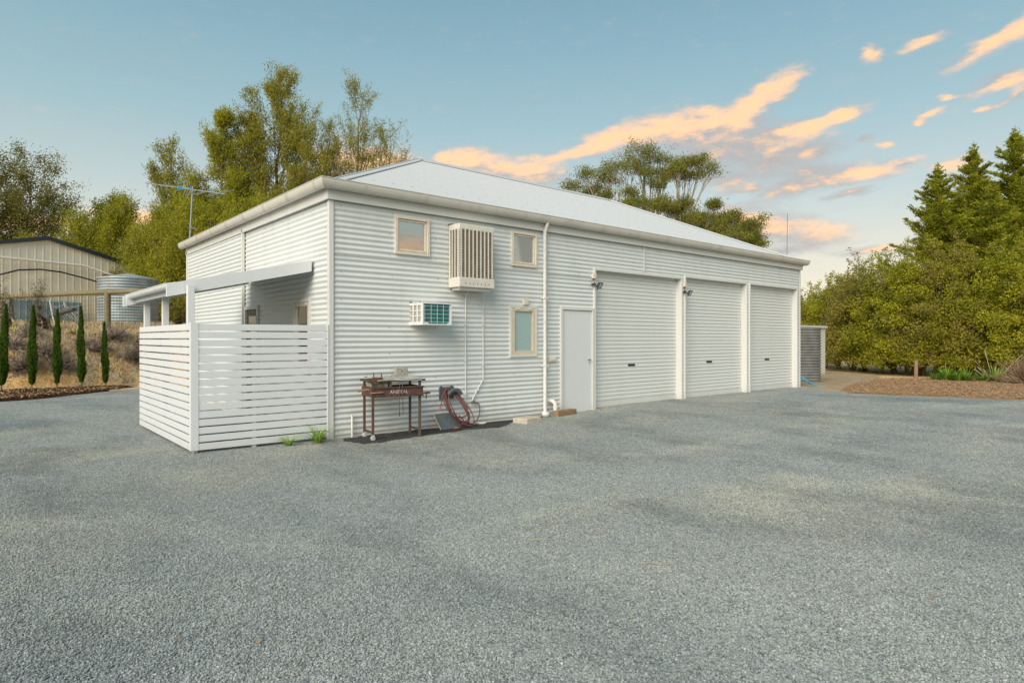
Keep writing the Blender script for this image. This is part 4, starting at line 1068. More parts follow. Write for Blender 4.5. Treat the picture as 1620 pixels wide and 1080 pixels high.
# ------------------------------------------------------------------ vegetation
def leaf_mesh(name, C, A, Wd_, col, mat, parent=None, loc=None):
    """C centres, A half length vectors, Wd_ half width vectors, col rgb; one rhombus per leaf"""
    n = len(C); L = np.array(W[parent.name] if parent else (loc or (0, 0, 0)))
    V = np.empty((n, 4, 3), np.float32); V[:, 0] = C-A; V[:, 1] = C+Wd_-A*.15; V[:, 2] = C+A; V[:, 3] = C-Wd_-A*.15
    V -= L.astype(np.float32)
    me = bpy.data.meshes.new(name); me.vertices.add(n*4); me.vertices.foreach_set('co', V.ravel())
    me.loops.add(n*4); me.loops.foreach_set('vertex_index', np.arange(n*4, dtype=np.int32))
    me.polygons.add(n); me.polygons.foreach_set('loop_start', np.arange(0, n*4, 4, dtype=np.int32)); me.polygons.foreach_set('loop_total', np.full(n, 4, np.int32))
    me.update(calc_edges=True)
    at = me.color_attributes.new('tint', 'FLOAT_COLOR', 'POINT')
    c = np.ones((n, 4, 4), np.float32); c[:, :, :3] = col[:, None, :]; at.data.foreach_set('color', c.ravel())
    me.materials.append(mat)
    o = bpy.data.objects.new(name, me); COL.objects.link(o)
    if parent: o.parent = parent; W[o.name] = W[parent.name].copy()
    else: o.location = L
    return o
def unit(a): return a/np.maximum(np.linalg.norm(a, axis=1, keepdims=True), 1e-6)
def leaves_at(rng, P, D, per, spread, ln, wd, pal, updown=0., along=.6, flat=1., tone=None):
    """P anchors, D directions; per leaves each"""
    n = len(P)*per; C = np.repeat(P, per, 0); Dd = np.repeat(D, per, 0)
    off = rng.normal(size=(n, 3))*spread; off[:, 2] *= flat; C = C+off
    d = unit(Dd*along+rng.normal(size=(n, 3))*(1-along)+np.array([0, 0, updown])); s = unit(np.cross(d, rng.normal(size=(n, 3))))
    l = ln*rng.uniform(.55, 1.15, n)[:, None]/2; w = wd*rng.uniform(.7, 1.2, n)[:, None]/2
    clump = np.repeat(rng.random(len(P)) if tone is None else tone, per); f = np.clip(clump*.75+rng.random(n)*.35-.05, 0, 1)[:, None]
    pal = [np.array(c) for c in pal]
    col = pal[0]*(1-f)+pal[1]*f
    odd = rng.random(n) < .05; col[odd] = pal[2]
    return C, d*l, s*w, col.astype(np.float32)
class Skel:
    def __init__(s, seed): s.r = random.Random(seed); s.br = []; s.an = []
    def grow(s, p, d, L, r, lv, Q):
        n = Q['seg'][lv]; pts = [p]; rad = [r]; d = d.normalized()
        for i in range(n):
            w = Q['wob'][lv]; d = (d+Vector((s.r.gauss(0, w), s.r.gauss(0, w), s.r.gauss(0, w)+Q['trop'][lv]))).normalized()
            p = p+d*(L/n); pts.append(p); rad.append(max(.004, r*(1-(i+1)/n*.85)))
        s.br.append((pts, rad, lv))
        if lv < len(Q['n']):
            k = Q['n'][lv]; az = s.r.uniform(0, 6.28)
            for i in range(k):
                t = Q['t0'][lv]+(1-Q['t0'][lv])*((i+s.r.random()*.6)/k); t = min(t, .98); q = t*n; a = int(q); b = pts[a].lerp(pts[min(a+1, n)], q-a)
                ax_ = (pts[min(a+1, n)]-pts[a]).normalized(); az += 2.4+s.r.uniform(-.4, .4); an_ = R(Q['ang'][lv]*s.r.uniform(.7, 1.25))
                o = ax_.orthogonal().normalized(); o = Matrix.Rotation(az, 3, ax_) @ o
                nd_ = ax_*math.cos(an_)+o*math.sin(an_)
                sh = Q['shape'](t) if lv == 0 else (1-.55*t)
                s.grow(b, nd_, L*Q['lr'][lv]*sh*s.r.uniform(.75, 1.2), rad[a]*Q.get('rr', .5)*max(.4, sh), lv+1, Q)
        if lv >= Q.get('leaflv', len(Q['n'])):
            for i in range(1, n+1): s.an.append((pts[i], (pts[i]-pts[i-1]).normalized()))
            s.an.append((pts[-1], (pts[-1]-pts[-2]).normalized()))
    def wood(s, name, mat, parent):
        mb = MB()
        for pts, rad, lv in s.br: mb.tube(pts, 0, (9, 5, 4, 3, 3)[lv], 0, False, True, rad)
        return mb.build(name, mat, parent)
YG = [(.168, .194, .020), (.448, .422, .037), (.538, .365, .068)]        # yellow green
OL = [(.157, .171, .031), (.381, .342, .044), (.448, .319, .085)]        # olive
DG = [(.078, .114, .024), (.213, .239, .037), (.314, .251, .068)]        # dark green
GY = [(.13, .13, .035), (.26, .24, .06), (.30, .23, .07)]        # grey green

def vb(px, d): # terrace spot at lateral angle px, distance d
    v = wp_((px-810)/1001*d, d, 0); return Vector((v.x, v.y, bank(v.x, v.y)-.1))
def bez(a, b, c, n): return [a*(1-t)**2+b*2*t*(1-t)+c*t*t for t in [i/n for i in range(n+1)]]
def etree(name, label, base, H, env, seed, M, K, tl, lf, pal, z0=.12, bark=None, group=None, steep=1.3, stems=1, up=.9, nseg=4, dirw=.7, cat='tree', lean=(0, 0)):
    """crown grown to an envelope: env = (height fraction, radius) pairs; M limbs, K twigs each of length tl"""
    t = thing(name, label, cat, base, group); r = random.Random(seed); rng = np.random.default_rng(seed); b = Vector(base); mb = MB()
    def er(h):
        h = min(h, 1.)
        if h <= env[0][0]: return env[0][1]
        for (a, ra_), (c, rc_) in zip(env, env[1:]):
            if h <= c: return ra_+(rc_-ra_)*(h-a)/(c-a)
        return env[-1][1]
    st = []
    for k in range(stems):
        a = 6.28*k/stems+r.random(); sp = er(.6)*(.55 if stems > 1 else .08); pts = []
        for i in range(11):
            f = i/10; q = b+Vector((math.cos(a)*sp*f+lean[0]*f*H, math.sin(a)*sp*f+lean[1]*f*H, f*H*(1 if k == 0 else .86)))
            if i: q += Vector((r.gauss(0, .02), r.gauss(0, .02), 0))*H*.35
            pts.append(q)
        st.append(pts); r0 = H*.0105
        mb.tube([pts[0]-Vector((0, 0, .2))]+pts[1:], 0, 8, 0, False, True, [r0*(1-i/10*.93) for i in range(11)])
    P = []; D = []
    hs_ = np.linspace(env[0][0], 1, 60); wts = [er(h)+.15 for h in hs_]
    for m_ in range(int(M*1.45)):
        h = r.choices(hs_, wts)[0]; a = r.uniform(0, 6.283); R_ = 1.5*er(h)*(1+.38*noise.noise(Vector((math.cos(a)*1.3+seed*3.1, math.sin(a)*1.3, h*5))))
        rr = R_*math.sqrt(r.uniform(.2, 1)); sti = r.choice(st)
        zt = h*H; zs = max(z0*H, zt-rr*steep*r.uniform(.8, 1.5)-.3); f = min(.97, zs/H)*10; i0 = int(f); s0 = sti[i0].lerp(sti[min(10, i0+1)], f-i0)
        fr = min(10, int(h*10)); ax_ = st[0][fr]; tg = Vector((ax_.x+math.cos(a)*rr, ax_.y+math.sin(a)*rr, b.z+zt))
        md = s0.lerp(tg, .5); md = Vector((s0.x+(tg.x-s0.x)*.65, s0.y+(tg.y-s0.y)*.65, s0.z+(tg.z-s0.z)*.38))+Vector((r.gauss(0, .1), r.gauss(0, .1), 0))
        L = bez(s0, md, tg, 7); rb_ = .008+.010*(tg-s0).length**.8*(1-h*.5)
        mb.tube(L, 0, 4, 0, False, True, [rb_*(1-i/7*.8) for i in range(8)])
        out = Vector((math.cos(a), math.sin(a), 0))
        for k in range(K):
            tt = r.uniform(.35, 1)*7; i1 = min(6, int(tt)); q = L[i1].lerp(L[i1+1], tt-i1)
            d = (Vector((r.gauss(0, .6), r.gauss(0, .6), r.gauss(up, .35)))+out*.35).normalized(); l = tl*r.uniform(.5, 1.25)
            e1 = q+d*l*.5+Vector((r.gauss(0, .05), r.gauss(0, .05), 0)); e2 = e1+(d+Vector((0, 0, .3))).normalized()*l*.5
            mb.tube([q, e1, e2], 0, 3, 0, False, True, [.009, .006, .003])
            for j in range(nseg):
                f_ = (j+.7)/nseg; P.append(q.lerp(e1, f_*2) if f_ < .5 else e1.lerp(e2, f_*2-1)); D.append(d)
    mb.build('trunk', bark or M_bark, t)
    C, A_, W_2, col = leaves_at(rng, np.array(P), np.array(D), pal=pal, **lf)
    leaf_mesh('crown', C, A_, W_2, col, M_fol, t); return t
TL = 'tall trees behind the roof on the left'
LW = dict(per=10, spread=.15, ln=.23, wd=.044, along=.6, updown=.2)
LA = dict(per=7, spread=.11, ln=.20, wd=.034, along=.6, updown=.2)
etree('wattle_tree', 'tallest feathery green tree rising behind the left roof slope', vb(436, 38), 15.8, [(.12, 1.5), (.35, 2.5), (.6, 2.45), (.8, 1.7), (.93, 1.0), (1, .25)], 11, 110, 10, .62, LW, OL, group=TL)
etree('wattle_tree', 'dense yellow green tree just left of the tallest one', vb(350, 36), 12.0, [(.1, 1.7), (.4, 2.1), (.7, 1.6), (.9, .75), (1, .2)], 12, 110, 11, .6, dict(LW, per=15), YG, group=TL)
etree('wattle_tree', 'narrow dark feathery tree standing alone behind the television aerial', vb(280, 36), 10.9, [(.2, .7), (.6, .85), (.85, .75), (1, .3)], 13, 46, 9, .55, LW, OL, group=TL, lean=(-.03, .02), steep=2.2)
etree('wattle_tree', 'thin branching tree right of the tallest one against pale sky', vb(517, 38), 12.6, [(.2, .8), (.6, 1.2), (.85, .8), (1, .3)], 14, 46, 9, .7, LA, OL, group=TL, steep=2.4)
etree('wattle_tree', 'tall sparse tree with see-through crown above the hip ridge', vb(568, 38), 15.2, [(.2, .9), (.55, 1.6), (.85, 1.3), (1, .5)], 15, 70, 9, .75, LA, OL, group=TL, steep=2.4)
etree('wattle_tree', 'short sparse tree nearest the roof peak, orange cloud behind it', vb(608, 38), 12.3, [(.2, .8), (.6, 1.25), (.85, .9), (1, .4)], 16, 46, 8, .7, LA, OL, group=TL, steep=2.4, lean=(.015, -.01))
etree('wattle_tree', 'small thin tree low against the roof peak', vb(643, 39), 10.7, [(.3, .8), (.7, 1.1), (.9, .7), (1, .3)], 17, 38, 8, .65, dict(LA, per=8), OL, group=TL, steep=2.2)
etree('wattle_tree', 'mid height tree between the tallest tree and the dense one', vb(392, 37), 12.6, [(.1, 1.2), (.5, 1.5), (.8, 1.1), (1, .3)], 18, 60, 10, .6, LW, OL, group=TL)
etree('wattle_tree', 'bushy green tree hugging the right flank of the tallest one', vb(482, 36), 11.4, [(.1, 1.1), (.5, 1.35), (.8, .9), (1, .3)], 19, 60, 9, .6, LW, OL, group=TL)
LG = dict(per=9, spread=.17, ln=.12, wd=.07, along=.3)
etree('sparse_tree', 'lacy grey green tree above the farm shed ridge', vb(42, 36), 10.0, [(.2, 1.2), (.5, 2.0), (.8, 1.5), (1, .5)], 21, 60, 10, .8, LG, GY, up=.6)
etree('sparse_tree', 'lacy grey green tree cut off by the left edge of view', vb(-22, 35), 9.9, [(.2, 1.2), (.5, 1.7), (.8, 1.2), (1, .4)], 22, 60, 10, .8, dict(LG, per=11), GY, up=.6)
LB_ = dict(per=11, spread=.15, ln=.17, wd=.038, along=.5, updown=.25)
MT = 'bushy trees between the farm shed and the garage'
for i, (px, d, h, rad, pal, lb, st_n) in enumerate((
    (15, 33, 4.9, 1.5, YG, 'low olive tree behind the left end of the farm shed', 2), (70, 34, 4.6, 1.2, OL, 'low rusty green tree behind the farm shed gable', 2),
    (112, 33, 6.2, 1.3, YG, 'yellow green bushy tree above the farm shed eave', 2), (150, 37, 7.5, 1.6, DG, 'rounded dark green tree with darker broad leaves', 2),
    (188, 34, 7.0, 1.0, YG, 'feathery pointed yellow green tree above the rusty tank', 1), (222, 32, 5.4, 1.3, OL, 'low bushy tree immediately behind the rusty tank lid', 2),
    (248, 31, 6.0, 1.3, YG, 'green tree with bare fanned stems left of the aerial mast', 3), (285, 30, 6.1, 1.6, YG, 'wide bright green tree right behind the aerial mast', 3),
    (328, 30, 6.3, 1.6, YG, 'bright green tree right of the aerial mast over the eave', 3), (372, 30, 6.4, 1.6, YG, 'bright green tree whose top follows the left eave', 3), (418, 31, 6.6, 1.5, OL, 'olive green tree low behind the gutter corner', 2))):
    q = dict(LB_, ln=.12, wd=.075, along=.1) if pal is DG else LB_
    etree('bushy_tree', lb, vb(px, d), h, [(.05, rad*.8), (.35, rad*1.1), (.7, rad*.85), (.9, rad*.5), (1, .2)], 40+i, 75, 10, .55, q, pal, group=MT, stems=st_n, z0=.04, up=.8)

GG = [(.134, .154, .031), (.302, .308, .060), (.381, .262, .119)]
# gum trees behind the roof: flat leaf clusters on long pale forking limbs
GP = 'gum trees beyond the roof ridge'
def gum(label, d, bpx, clusters, seed, fork=.45, dens=1.0):
    """clusters: (bearing, height angle, size) read off as real offsets at distance d"""
    v = wp_((bpx-810)/1001*d, d, 0); b = Vector((v.x, v.y, 0)); t = thing('gum_tree', label, 'tree', b, GP); r = random.Random(seed); rng = np.random.default_rng(seed); mb = MB(); P = []; D = []
    zc_ = sum(1.5+(536-c[1])/1001*d for c in clusters)/len(clusters)
    nf_ = max(2, len(clusters)//4); forks = []
    for k in range(nf_):
        sel = clusters[k::nf_]; mx_ = sum(c[0] for c in sel)/len(sel); c0 = wp_((mx_-810)/1001*d, d+r.uniform(-1, 1), zc_*fork*r.uniform(.9, 1.1)); f = b.lerp(c0, 1); f.x = b.x+(c0.x-b.x)*.45; f.y = b.y+(c0.y-b.y)*.45
        mb.tube(bez(b, b.lerp(f, .5)+Vector((r.gauss(0, .1), r.gauss(0, .1), .3)), f, 6), 0, 8, 0, False, True, [.19-.012*i for i in range(7)]); forks.append((f, sel))
    for f, sel in forks:
        for px, py, pr in sel:
            rad = pr/1001*d; c = wp_((px-810)/1001*d, d+r.uniform(-1.6, 1.6), 1.5+(536-py)/1001*d)
            md = Vector((f.x+(c.x-f.x)*.45+r.gauss(0, .2), f.y+(c.y-f.y)*.45+r.gauss(0, .2), f.z+(c.z-f.z)*.5)); L = bez(f, md, c-Vector((0, 0, rad*.4)), 8)
            mb.tube(L, 0, 6, 0, False, True, [.085-.0075*i for i in range(9)])
            for k in range(7):
                s0 = L[r.randint(5, 8)]; u = Vector((r.gauss(0, 1), r.gauss(0, 1), 0)).normalized()*rad*r.uniform(.3, .95); e = c+u+Vector((0, 0, r.uniform(-.15, .45)*rad))
                bb = bez(s0, s0.lerp(e, .5)+Vector((0, 0, .0)), e, 3); mb.tube(bb, 0, 4, 0, False, True, [.028, .02, .014, .006])
                for w in range(5):
                    q = e+Vector((r.gauss(0, .34), r.gauss(0, .34), r.gauss(.05, .17)))*rad; mb.tube([bb[2], q], 0, 3, 0, False, True, [.012, .004]); P.append(q); D.append(Vector((0, 0, 1)))
    mb.build('trunk', M_barkw, t)
    C, A_, W_2, col = leaves_at(rng, np.array(P), np.array(D), int(34*dens), .21, .17, .052, GG, -.2, .1, .6)
    leaf_mesh('crown', C, A_, W_2, col, M_fol, t)
gum('broad left gum tree of the flat topped clump', 46, 985, [(903, 298, 15), (925, 285, 15), (942, 292, 18), (958, 276, 20), (980, 270, 22), (965, 288, 16), (1000, 262, 20), (958, 312, 10), (935, 300, 12)], 61)
gum('tallest flat topped gum tree above the long roof slope', 47, 1022, [(1005, 252, 22), (1028, 249, 22), (1048, 258, 20), (1015, 268, 20), (1012, 282, 14), (1040, 288, 15), (1056, 272, 14), (1030, 302, 12)], 62)
gum('gum tree with pale bare trunks leaning right over the roof', 45, 1055, [(1068, 270, 15), (1084, 261, 15), (1102, 263, 15), (1110, 280, 14), (1090, 283, 16), (1064, 284, 18), (1080, 272, 14)], 63, .5)
gum('low brownish gum tree in the middle below the flat crowns', 44, 1018, [(998, 302, 16), (1004, 318, 15), (1028, 320, 18), (1040, 334, 16), (1015, 335, 16), (985, 330, 14)], 64, .5, 1.2)
gum('short dense gum tree under the leaning pale trunks', 44, 1085, [(1060, 318, 15), (1085, 330, 18), (1062, 340, 20), (1100, 342, 20), (1128, 325, 10), (1120, 345, 22), (1085, 352, 20), (1110, 362, 20)], 65, .4, 1.5)
gum('rounded gum tree at the right end of the clump', 43, 1150, [(1140, 345, 20), (1158, 342, 18), (1172, 352, 18), (1145, 362, 24), (1170, 368, 22), (1130, 370, 20), (1188, 368, 16), (1196, 382, 15), (1180, 388, 18), (1155, 385, 22)], 66, .3, 1.8)

# conifers at right
def conifer(name, label, base, H, Rb, seed, group):
    t = thing(name, label, 'conifer', base, group); r = random.Random(seed); rng = np.random.default_rng(seed); b = Vector(base)
    mb = MB(); mb.tube([b-Vector((0, 0, .2)), b+Vector((.03*H*r.uniform(-.3, .3), 0, H*.5)), b+Vector((0, 0, H))], 0, 8, 0, False, True, [.16, .1, .012])
    P = []; D = []
    nb = int(17*H); T = []
    for i in range(nb):
        t_ = (i+r.random())/nb; z = H*(.05+.95*t_**.85); t_ = (z/H-.05)/.95; rad = Rb*(1-t_)**.82*r.uniform(.45, 1.25)+.08
        a = i*2.399+r.uniform(-.5, .5); e = R(r.uniform(-4, 26)+16*t_); tn = r.random(); d = Vector((math.cos(a)*math.cos(e), math.sin(a)*math.cos(e), math.sin(e)))
        p = b+Vector((0, 0, z)); seg = max(3, int(rad/.28)); pts = [p]
        for k in range(seg):
            d = (d+Vector((r.gauss(0, .06), r.gauss(0, .06), .05-.02*k/seg))).normalized(); p = p+d*rad/seg; pts.append(p)
        mb.tube(pts, 0, 3, 0, False, True, [.022*(1-k/(seg+1)) for k in range(seg+1)])
        side = d.cross(Vector((0, 0, 1))).normalized()
        for k in range(1, seg+1):
            for s_ in (-1, 1):
                for m_ in range(3):
                    tl = min(.50*(1-k/(seg+1.))+.15, rad*.42)*r.uniform(.5, 1.2); dd = (d*.8+side*s_*.8+Vector((0, 0, r.uniform(-.12, .18)))).normalized(); q0 = pts[k-1].lerp(pts[k], r.random())
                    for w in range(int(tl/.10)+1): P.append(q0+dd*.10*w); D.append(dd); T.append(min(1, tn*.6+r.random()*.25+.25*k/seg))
            P.append(pts[k]); D.append(d); T.append(tn)
    for k in range(7):
        q0 = b+Vector((0, 0, H*(1+.035*k/6-.01))); a = k*2.4; e = Vector((math.cos(a), math.sin(a), .9)).normalized(); l = .26-.03*k; mb.tube([q0, q0+e*l], .006, 3)
        P += [q0+e*l*.5, q0+e*l]; D += [e, e]; T += [.5, .5]
    mb.tube([b+Vector((0, 0, H*.97)), b+Vector((0, 0, H*1.045))], .008, 4)
    mb.build('trunk', M_bark, t)
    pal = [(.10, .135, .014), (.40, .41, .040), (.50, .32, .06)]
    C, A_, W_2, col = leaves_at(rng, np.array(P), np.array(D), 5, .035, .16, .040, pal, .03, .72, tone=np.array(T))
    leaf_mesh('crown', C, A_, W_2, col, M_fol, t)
def gr_(px, d, z=-.05): v = wp_((px-810)/1001*d, d, z); return (v.x, v.y, z)
CG = 'dark conifers above the right hedge'
conifer('conifer_tree', 'shortest pointed conifer, leftmost of the dark group', gr_(1484, 28.5), 9.1, 3.2, 1, CG)
conifer('conifer_tree', 'middle conifer with a tall bare spire tip', gr_(1541, 29.5), 10.3, 3.5, 2, CG)
conifer('conifer_tree', 'tallest conifer beside the right edge of the photo', gr_(1606, 28.5), 10.7, 3.6, 3, CG)
conifer('conifer_tree', 'conifer half out of view at the right edge', gr_(1660, 28.5), 9.8, 3.6, 4, CG)
conifer('conifer_tree', 'low conifer in front of the gap between the tall ones', gr_(1572, 27), 7.9, 3.2, 5, CG)

conifer('conifer_tree', 'shorter conifer filling between the leftmost and the middle spires', gr_(1515, 28.6), 7.9, 3.2, 6, CG)
# hedge shrubs: clumpy, leafy, irregular
def shrub(name, label, base, rx, ry, H, seed, pal, cat='shrub', group=None, nclump=150, per=190, cr=.44, ln=.10, wd=.068, sprigs=30, low=.10, sl=1.1):
    t = thing(name, label, cat, base, group); r = random.Random(seed); rng = np.random.default_rng(seed); b = Vector(base)
    mb = MB(); Cs = []
    for i in range(nclump):
        while True:
            u = Vector((r.uniform(-1, 1), r.uniform(-1, 1), r.uniform(0, 1)))
            w = u.x**2+u.y**2+(u.z*1.02-.1)**2*(1 if u.z > .35 else .6)
            if .25 < w < 1.0: break
        k = 1+.22*noise.noise(Vector((u.x*1.7+seed, u.y*1.7, u.z*2.4)))
        Cs.append(b+Vector((u.x*rx*k, u.y*ry*k, (low+u.z*(1-low))*H*k)))
    for j in range(7):
        a = r.uniform(0, 6.28); s0 = b+Vector((math.cos(a)*.35, math.sin(a)*.35, -.1)); e = r.choice(Cs)
        mb.tube([s0, s0.lerp(e, .4)+Vector((0, 0, .3)), e], 0, 5, 0, False, True, [.06, .04, .015])
    P = []; D = []
    for c in Cs:
        mb.tube([b+Vector((0, 0, H*.25)), b.lerp(c, .6)+Vector((0, 0, H*.12)), c], 0, 3, 0, False, True, [.03, .02, .006])
        P.append(c); D.append((c-b).normalized())
    # per clump: leaves in a fuzzy ball
    P = np.array(P); D = np.array(D); n = len(P)*per
    ball = unit(rng.normal(size=(n, 3)))*(rng.random((n, 1))**.45)*cr*np.repeat(rng.uniform(.6, 1.25, len(P)), per)[:, None]*np.array([1, 1, .8])
    C = np.repeat(P, per, 0)+ball; d = unit(ball*.8+rng.normal(size=(n, 3))*.25+np.array([0, 0, .08])); s_ = unit(np.cross(d, rng.normal(size=(n, 3))))
    f = np.clip(np.repeat(rng.random(len(P)), per)*.7+rng.random(n)*.4-.05, 0, 1)[:, None]; p0, p1, p2 = [np.array(c) for c in pal]
    col = p0*(1-f)+p1*f; col[rng.random(n) < .05] = p2
    A_ = d*ln*rng.uniform(.6, 1.1, n)[:, None]/2; W2 = s_*wd*rng.uniform(.6, 1.1, n)[:, None]/2
    LC, LA, LW, LK = [C], [A_], [W2], [col]
    sk = Skel(seed)
    Qs = dict(seg=[5, 3], wob=[.08, .15], trop=[.08, .05], n=[6], t0=[.2], ang=[38], lr=[.4], shape=lambda q: 1.1-.5*q, leaflv=0, rr=.5)
    for j in range(sprigs):
        c = max(r.sample(Cs, 4), key=lambda v: v.z); sk.grow(c, Vector((r.uniform(-.3, .3), r.uniform(-.3, .3), 1)), r.uniform(.5, sl), .012, 0, Qs)
    if sk.an:
        for pts, rad, lv in sk.br: mb.tube(pts, 0, 3, 0, False, True, rad)
        o4 = leaves_at(rng, np.array([a[0] for a in sk.an]), np.array([a[1] for a in sk.an]), 5, .05, ln*.9, wd*.8, pal, .1, .5)
        LC.append(o4[0]); LA.append(o4[1]); LW.append(o4[2]); LK.append(o4[3])
    mb.build('stem', M_bark, t)
    cc = np.concatenate(LC); keep = rng.random(len(cc)) < np.clip((cc[:, 2]-b.z-.05)/.9, 0, 1)
    leaf_mesh('foliage', cc[keep], np.concatenate(LA)[keep], np.concatenate(LW)[keep], np.concatenate(LK)[keep].astype(np.float32), M_fol, t)
HP = [(.168, .188, .017), (.470, .445, .037), (.246, .182, .102)]
HB = [(.190, .177, .037), (.403, .342, .065), (.224, .160, .102)]
HG = 'leafy shrubs of the hedge along the yard'
for i, (px, d, rx, H, pal, lb, sg) in enumerate((
    (1265, 36, 2.0, 3.9, HP, 'hedge shrub right beside the far building corner', 25), (1318, 33, 2.0, 4.1, HP, 'hedge shrub just above the store shed roof', 30),
    (1360, 30, 1.9, 3.9, HB, 'hedge shrub right of the store shed with loose twiggy top', 60), (1405, 28, 1.9, 4.0, HP, 'hedge shrub between the twiggy one and the leftmost conifer', 60),
    (1445, 26.6, 1.9, 4.4, HP, 'hedge shrub behind the short timber fence post', 14), (1490, 25.8, 2.0, 4.9, HB, 'brownish hedge shrub below the leftmost conifer', 12),
    (1540, 25.2, 1.9, 4.6, HP, 'bright hedge shrub below the middle conifer', 12), (1588, 24.6, 1.9, 4.5, HP, 'hedge shrub behind the strappy grass clumps', 10), (1640, 24.2, 1.9, 4.6, HP, 'hedge shrub running out of the right edge', 10), (1700, 24.0, 1.9, 4.4, HP, 'end shrub of the hedge beyond the frame edge', 8))):
    b0 = gr_(px, d)
    shrub('hedge_shrub', lb, b0, rx, 1.7, H, 100+i, pal, group=HG, sprigs=sg, nclump=165, per=210, sl=2.0 if sg > 50 else 1.1)
# fence post, strappy plants, dry bush on the right
pst = gr_(1449, 23.3); tag(MB().tube([(pst[0], pst[1], -.2), (pst[0]+.02, pst[1], .72)], .066, 10).build('fence_post', M_timber, None, 0, pst), 'short round timber post in front of the hedge', 'post')
for i, (px, d, L, lb) in enumerate(((1497, 22.7, .95, 'bright strappy grass clump just right of the timber post'), (1530, 22.3, .7, 'low strappy clump between two taller grass clumps'), (1575, 22.0, .95, 'strappy grass clump with dry stalks near the right edge'), (1598, 21.6, .55, 'small strappy clump beside the dry bush'))):
    b0 = gr_(px, d); o = tuft(b0[0], b0[1], 110, L, M_leafb, lb, 'strappy_plant', 'grass clump', -.02, .03, 30+i)
mb = MB(); r = random.Random(77); b0 = Vector(gr_(1572, 22.1))
for i in range(16):
    a = r.uniform(0, 6.28); e = r.uniform(.5, 1.1); mb.tube([b0, b0+Vector((math.cos(a)*e, math.sin(a)*e, r.uniform(.4, 1.15)))], .009, 4)
tag(mb.build('dry_stalks', M_dry, None, 0, b0), 'long dry straw stalks splaying over the strappy grass', 'dry stalks')
def twigbush(name, label, base, rad, n, seed, mat, cat='dry bush', group=None, h=1.0):
    mb = MB(); r = random.Random(seed); b = Vector(base)
    for i in range(n):
        a = r.uniform(0, 6.28); e = r.uniform(.1, 1.45); d = Vector((math.cos(a)*math.sin(e), math.sin(a)*math.sin(e), math.cos(e)*h)); L = rad*r.uniform(.5, 1.1); p = b.copy(); pts = [p]
        for k in range(4): d = (d+Vector((r.gauss(0, .25), r.gauss(0, .25), r.gauss(0, .2)))).normalized(); p = p+d*L/4; pts.append(p)
        mb.tube(pts, 0, 3, 0, False, False, [.013, .011, .009, .007, .004])
        for q in range(3):
            s0 = pts[r.randint(1, 4)]; d2 = Vector((r.gauss(0, 1), r.gauss(0, 1), r.gauss(.3, .8))).normalized()*L*.28; mb.tube([s0, s0+d2], 0, 3, 0, False, False, [.006, .002])
    return tag(mb.build(name, mat, None, 0, base), label, cat, group)
twigbush('dry_bush', 'bare brown twiggy bush at the right edge below the hedge', gr_(1625, 20.8), 1.1, 240, 5, pmat('brown_twig', (.20, .12, .07), (.28, .19, .11), 3, .9))

# pencil cypresses on the bank
def cypress(label, base, H, wd, seed):
    t = thing('pencil_cypress', label, 'cypress', base, 'young pencil cypresses along the bank foot'); rng = np.random.default_rng(seed); b = np.array(base)
    mb = MB(); mb.tube([Vector(base)-Vector((0, 0, .1)), Vector(base)+Vector((0, 0, H*.95))], 0, 6, 0, False, True, [.022, .006]); mb.build('trunk', M_bark, t)
    n = 9000; tz = rng.random(n)**.9; z = .10*H+.9*H*tz
    rad = wd*.9*np.clip(tz/.3+.45, 0, 1)*(1-tz**2.2)**.8*.88*(1+.14*np.sin(tz*(13+seed)+seed*2)+.10*np.sin(tz*(37+3*seed)+seed))+.012; a = rng.random(n)*6.283; rr = rad*np.sqrt(rng.random(n))*(1+.2*np.sin(a*3+tz*9))
    lx, ly = rng.normal(size=2)*.03
    C = np.column_stack([b[0]+rr*np.cos(a)+lx*z, b[1]+rr*np.sin(a)+ly*z, b[2]+z]); d = unit(np.column_stack([np.cos(a)*.35, np.sin(a)*.35, np.ones(n)])+rng.normal(size=(n, 3))*.22); s_ = unit(np.cross(d, rng.normal(size=(n, 3))))
    f = rng.random(n)[:, None]; col = np.array([.045, .09, .014])*(1-f)+np.array([.12, .20, .026])*f
    leaf_mesh('crown', C, d*.045*rng.uniform(.6, 1.2, n)[:, None], s_*.011, col.astype(np.float32), M_fol, t)
for i, (px, yb, yt, wd, lb) in enumerate(((2, 609, 482, .135, 'pencil cypress cut by the left edge of view'), (50, 607, 484, .13, 'second pencil cypress from the left edge'), (90, 604, 490, .125, 'middle pencil cypress below the black pad'), (129, 606, 485, .12, 'pencil cypress in front of the airer, fourth along'), (167, 600, 510, .105, 'shortest pencil cypress, next to the slatted screen'))):
    d = (17.9, 18.2, 18.6, 19.0, 19.5)[i]; v = wp_((px-810)/1001*d, d, 0); z0 = bank(v.x, v.y)-.03; zt = 1.5+(536-yt)/1001*d
    cypress(lb, (v.x, v.y, z0), zt-z0, wd, i)

